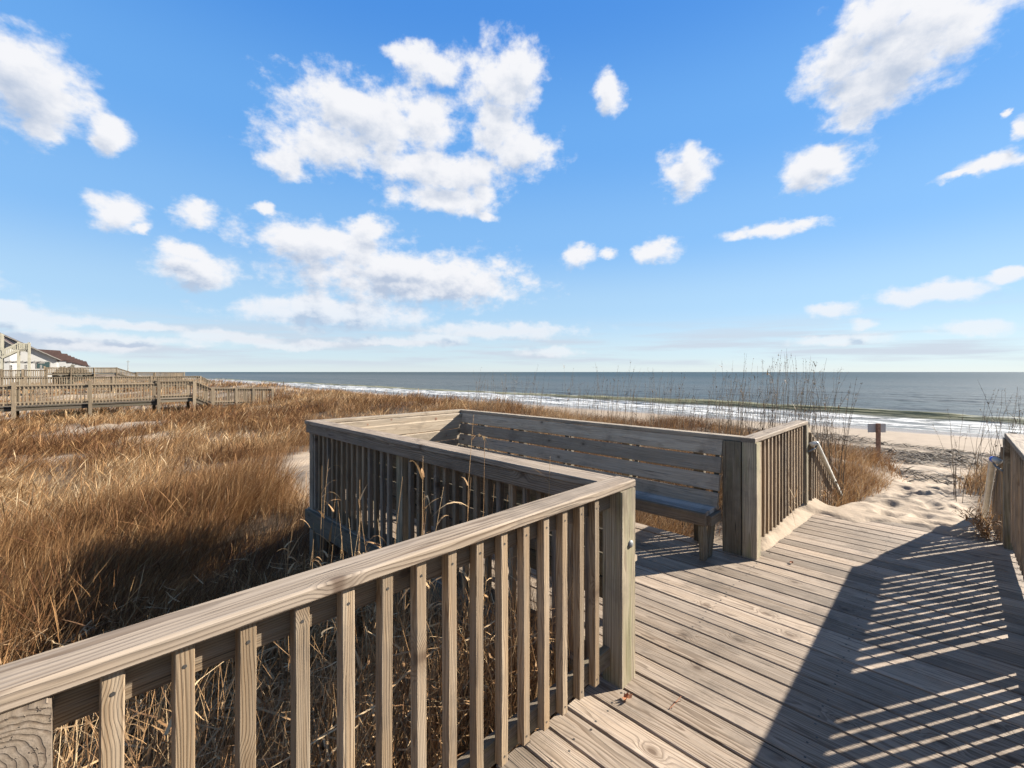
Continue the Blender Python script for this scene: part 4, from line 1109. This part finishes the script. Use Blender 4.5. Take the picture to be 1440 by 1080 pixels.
def group():
    g = bpy.data.node_groups.new('cloud_density', 'ShaderNodeTree')
    g.interface.new_socket('P', in_out='INPUT', socket_type='NodeSocketVector')
    g.interface.new_socket('D', in_out='OUTPUT', socket_type='NodeSocketFloat')
    q = NT(g); gi = q.node('NodeGroupInput'); go = q.node('NodeGroupOutput')
    p = gi.outputs[0]
    wn = q.noise(q.vmath('MULTIPLY', p, (6, 9, 1)), 1.0, 4, 0.55, out='Color')
    wp = q.vmath('ADD', p, q.vmath('MULTIPLY', q.vmath('SUBTRACT', wn, (.5, .5, .5)), (0.045, 0.03, 0)))
    wn2 = q.noise(q.vmath('MULTIPLY', p, (24, 32, 1)), 1.0, 5, 0.6, out='Color')
    wp = q.vmath('ADD', wp, q.vmath('MULTIPLY', q.vmath('SUBTRACT', wn2, (.5, .5, .5)), (0.034, 0.026, 0)))
    cur = None
    for (cx, cy, rx, ry) in blobs:
        a0, e0 = azel(cx, cy); a1, _ = azel(cx + rx, cy); _, e1 = azel(cx, cy - ry)
        ra = max(a1 - a0, 0.004) * 1.22; re = max(e1 - e0, 0.004) * 1.22
        v = q.vmath('MULTIPLY_ADD', wp, (1 / ra, 1 / re, 0), (-a0 / ra, -e0 / re, 0))
        d = q.vmath('LENGTH', v, out=1)
        cur = d if cur is None else q.math('SMOOTH_MIN', cur, d, 0.22)
    # detail that bites the edges
    n1 = q.noise(q.vmath('MULTIPLY', p, (20, 28, 1)), 1.0, 8, 0.6)
    den = q.math('ADD', q.math('SUBTRACT', 1.0, cur), q.math('MULTIPLY', q.math('SUBTRACT', n1, 0.53), 1.9))
    # generic clouds away from the picture's own
    g2 = q.noise(q.vmath('MULTIPLY', p, (2.2, 6, 1)), 1.0, 8, 0.6)
    s2 = q.node('ShaderNodeSeparateXYZ'); q.link(p, s2.inputs[0])
    away = q.ss(q.math('ABSOLUTE', s2.outputs[0]), 1.0, 1.3, -3, 0)
    den = q.math('MAXIMUM', den, q.math('ADD', away, q.math('MULTIPLY', q.math('SUBTRACT', g2, 0.56), 4)))
    q.link(den, go.inputs[0]); return g
G = group()
def gn(vec):
    n = t.node('ShaderNodeGroup'); n.node_tree = G; t.put(n.inputs[0], vec); return n.outputs[0]
D0 = gn(pv.outputs[0]); D1 = gn(t.vmath('ADD', pv.outputs[0], (0.01, 0.032, 0)))
alpha = t.ss(D0, -0.25, 0.5)
low = t.ss(el, 0.05, 0.28, 1.6, 0.0)
# thin low bands near the horizon
sb_ = t.noise(t.vmath('MULTIPLY', pv.outputs[0], (3, 42, 1)), 1.0, 6, 0.55)
band = t.math('MULTIPLY', t.ss(sb_, 0.42, 0.62), t.math('MULTIPLY', t.ss(el, 0.0, 0.03), t.ss(el, 0.05, 0.13, 1, 0)))
shade = t.ss(t.math('ADD', t.math('MULTIPLY', D1, 0.9), t.math('MULTIPLY', t.noise(t.vmath('MULTIPLY', pv.outputs[0], (5, 9, 1)), 1, 3, .5), .9)), 0.5, 1.75)
K = 1 / (SKYSTR * 2 ** EXPO)
def disp(r, g, b):   # displayed sRGB -> sky units
    f = lambda v: ((v / 255 + 0.055) / 1.055) ** 2.4 if v > 10 else v / 255 / 12.92
    return tuple(f(v) * K for v in (r, g, b))
gr = t.node('ShaderNodeValToRGB'); t.link(t.ss(el, 0.0, 1.5708), gr.inputs[0]); gr.color_ramp.interpolation = 'EASE'
mrn = [n for n in t.n if n.bl_idname == 'ShaderNodeMapRange'][-1]; mrn.interpolation_type = 'LINEAR'
el_ = gr.color_ramp.elements
stops = [(0, (212, 228, 238)), (0.025, (204, 226, 242)), (0.09, (176, 214, 246)), (0.18, (136, 193, 249)), (0.30, (108, 176, 247)), (0.45, (74, 149, 236)), (0.7, (70, 116, 178)), (1, (66, 106, 158))]
while len(el_) < len(stops): el_.new(0.5)
for e, (p_, c_) in zip(el_, stops): e.position = p_; e.color = (*[x / K for x in disp(*c_)], 1)
grs = t.vmath('MULTIPLY', gr.outputs[0], (K, K, K))
skyc = t.mix(0.82, sky.outputs[0], grs)
shade = t.math('ADD', shade, t.math('MULTIPLY', low, shade), clamp=True)
cc = t.mix(shade, disp(246, 247, 251), disp(186, 200, 222))
c = t.mix(t.math('MULTIPLY', band, 0.75), skyc, disp(206, 214, 228))
c = t.mix(t.math('MULTIPLY', alpha, t.ss(el, 0.05, 0.2, 0.62, 1.0)), c, cc)
t.link(c, bg.inputs[0])
try: w.cycles.sampling_method = 'MANUAL'; w.cycles.sample_map_resolution = 512
except Exception: pass

scene.view_settings.view_transform = 'Standard'; scene.view_settings.look = 'None'
scene.view_settings.gamma = 1.0; scene.view_settings.exposure = EXPO
scene.cycles.use_denoising = True
scene.cycles.max_bounces = 6; scene.cycles.diffuse_bounces = 3; scene.cycles.glossy_bounces = 2; scene.cycles.transmission_bounces = 2; scene.cycles.transparent_max_bounces = 4
scene.cycles.use_light_tree = False
print('grass quads', NG)
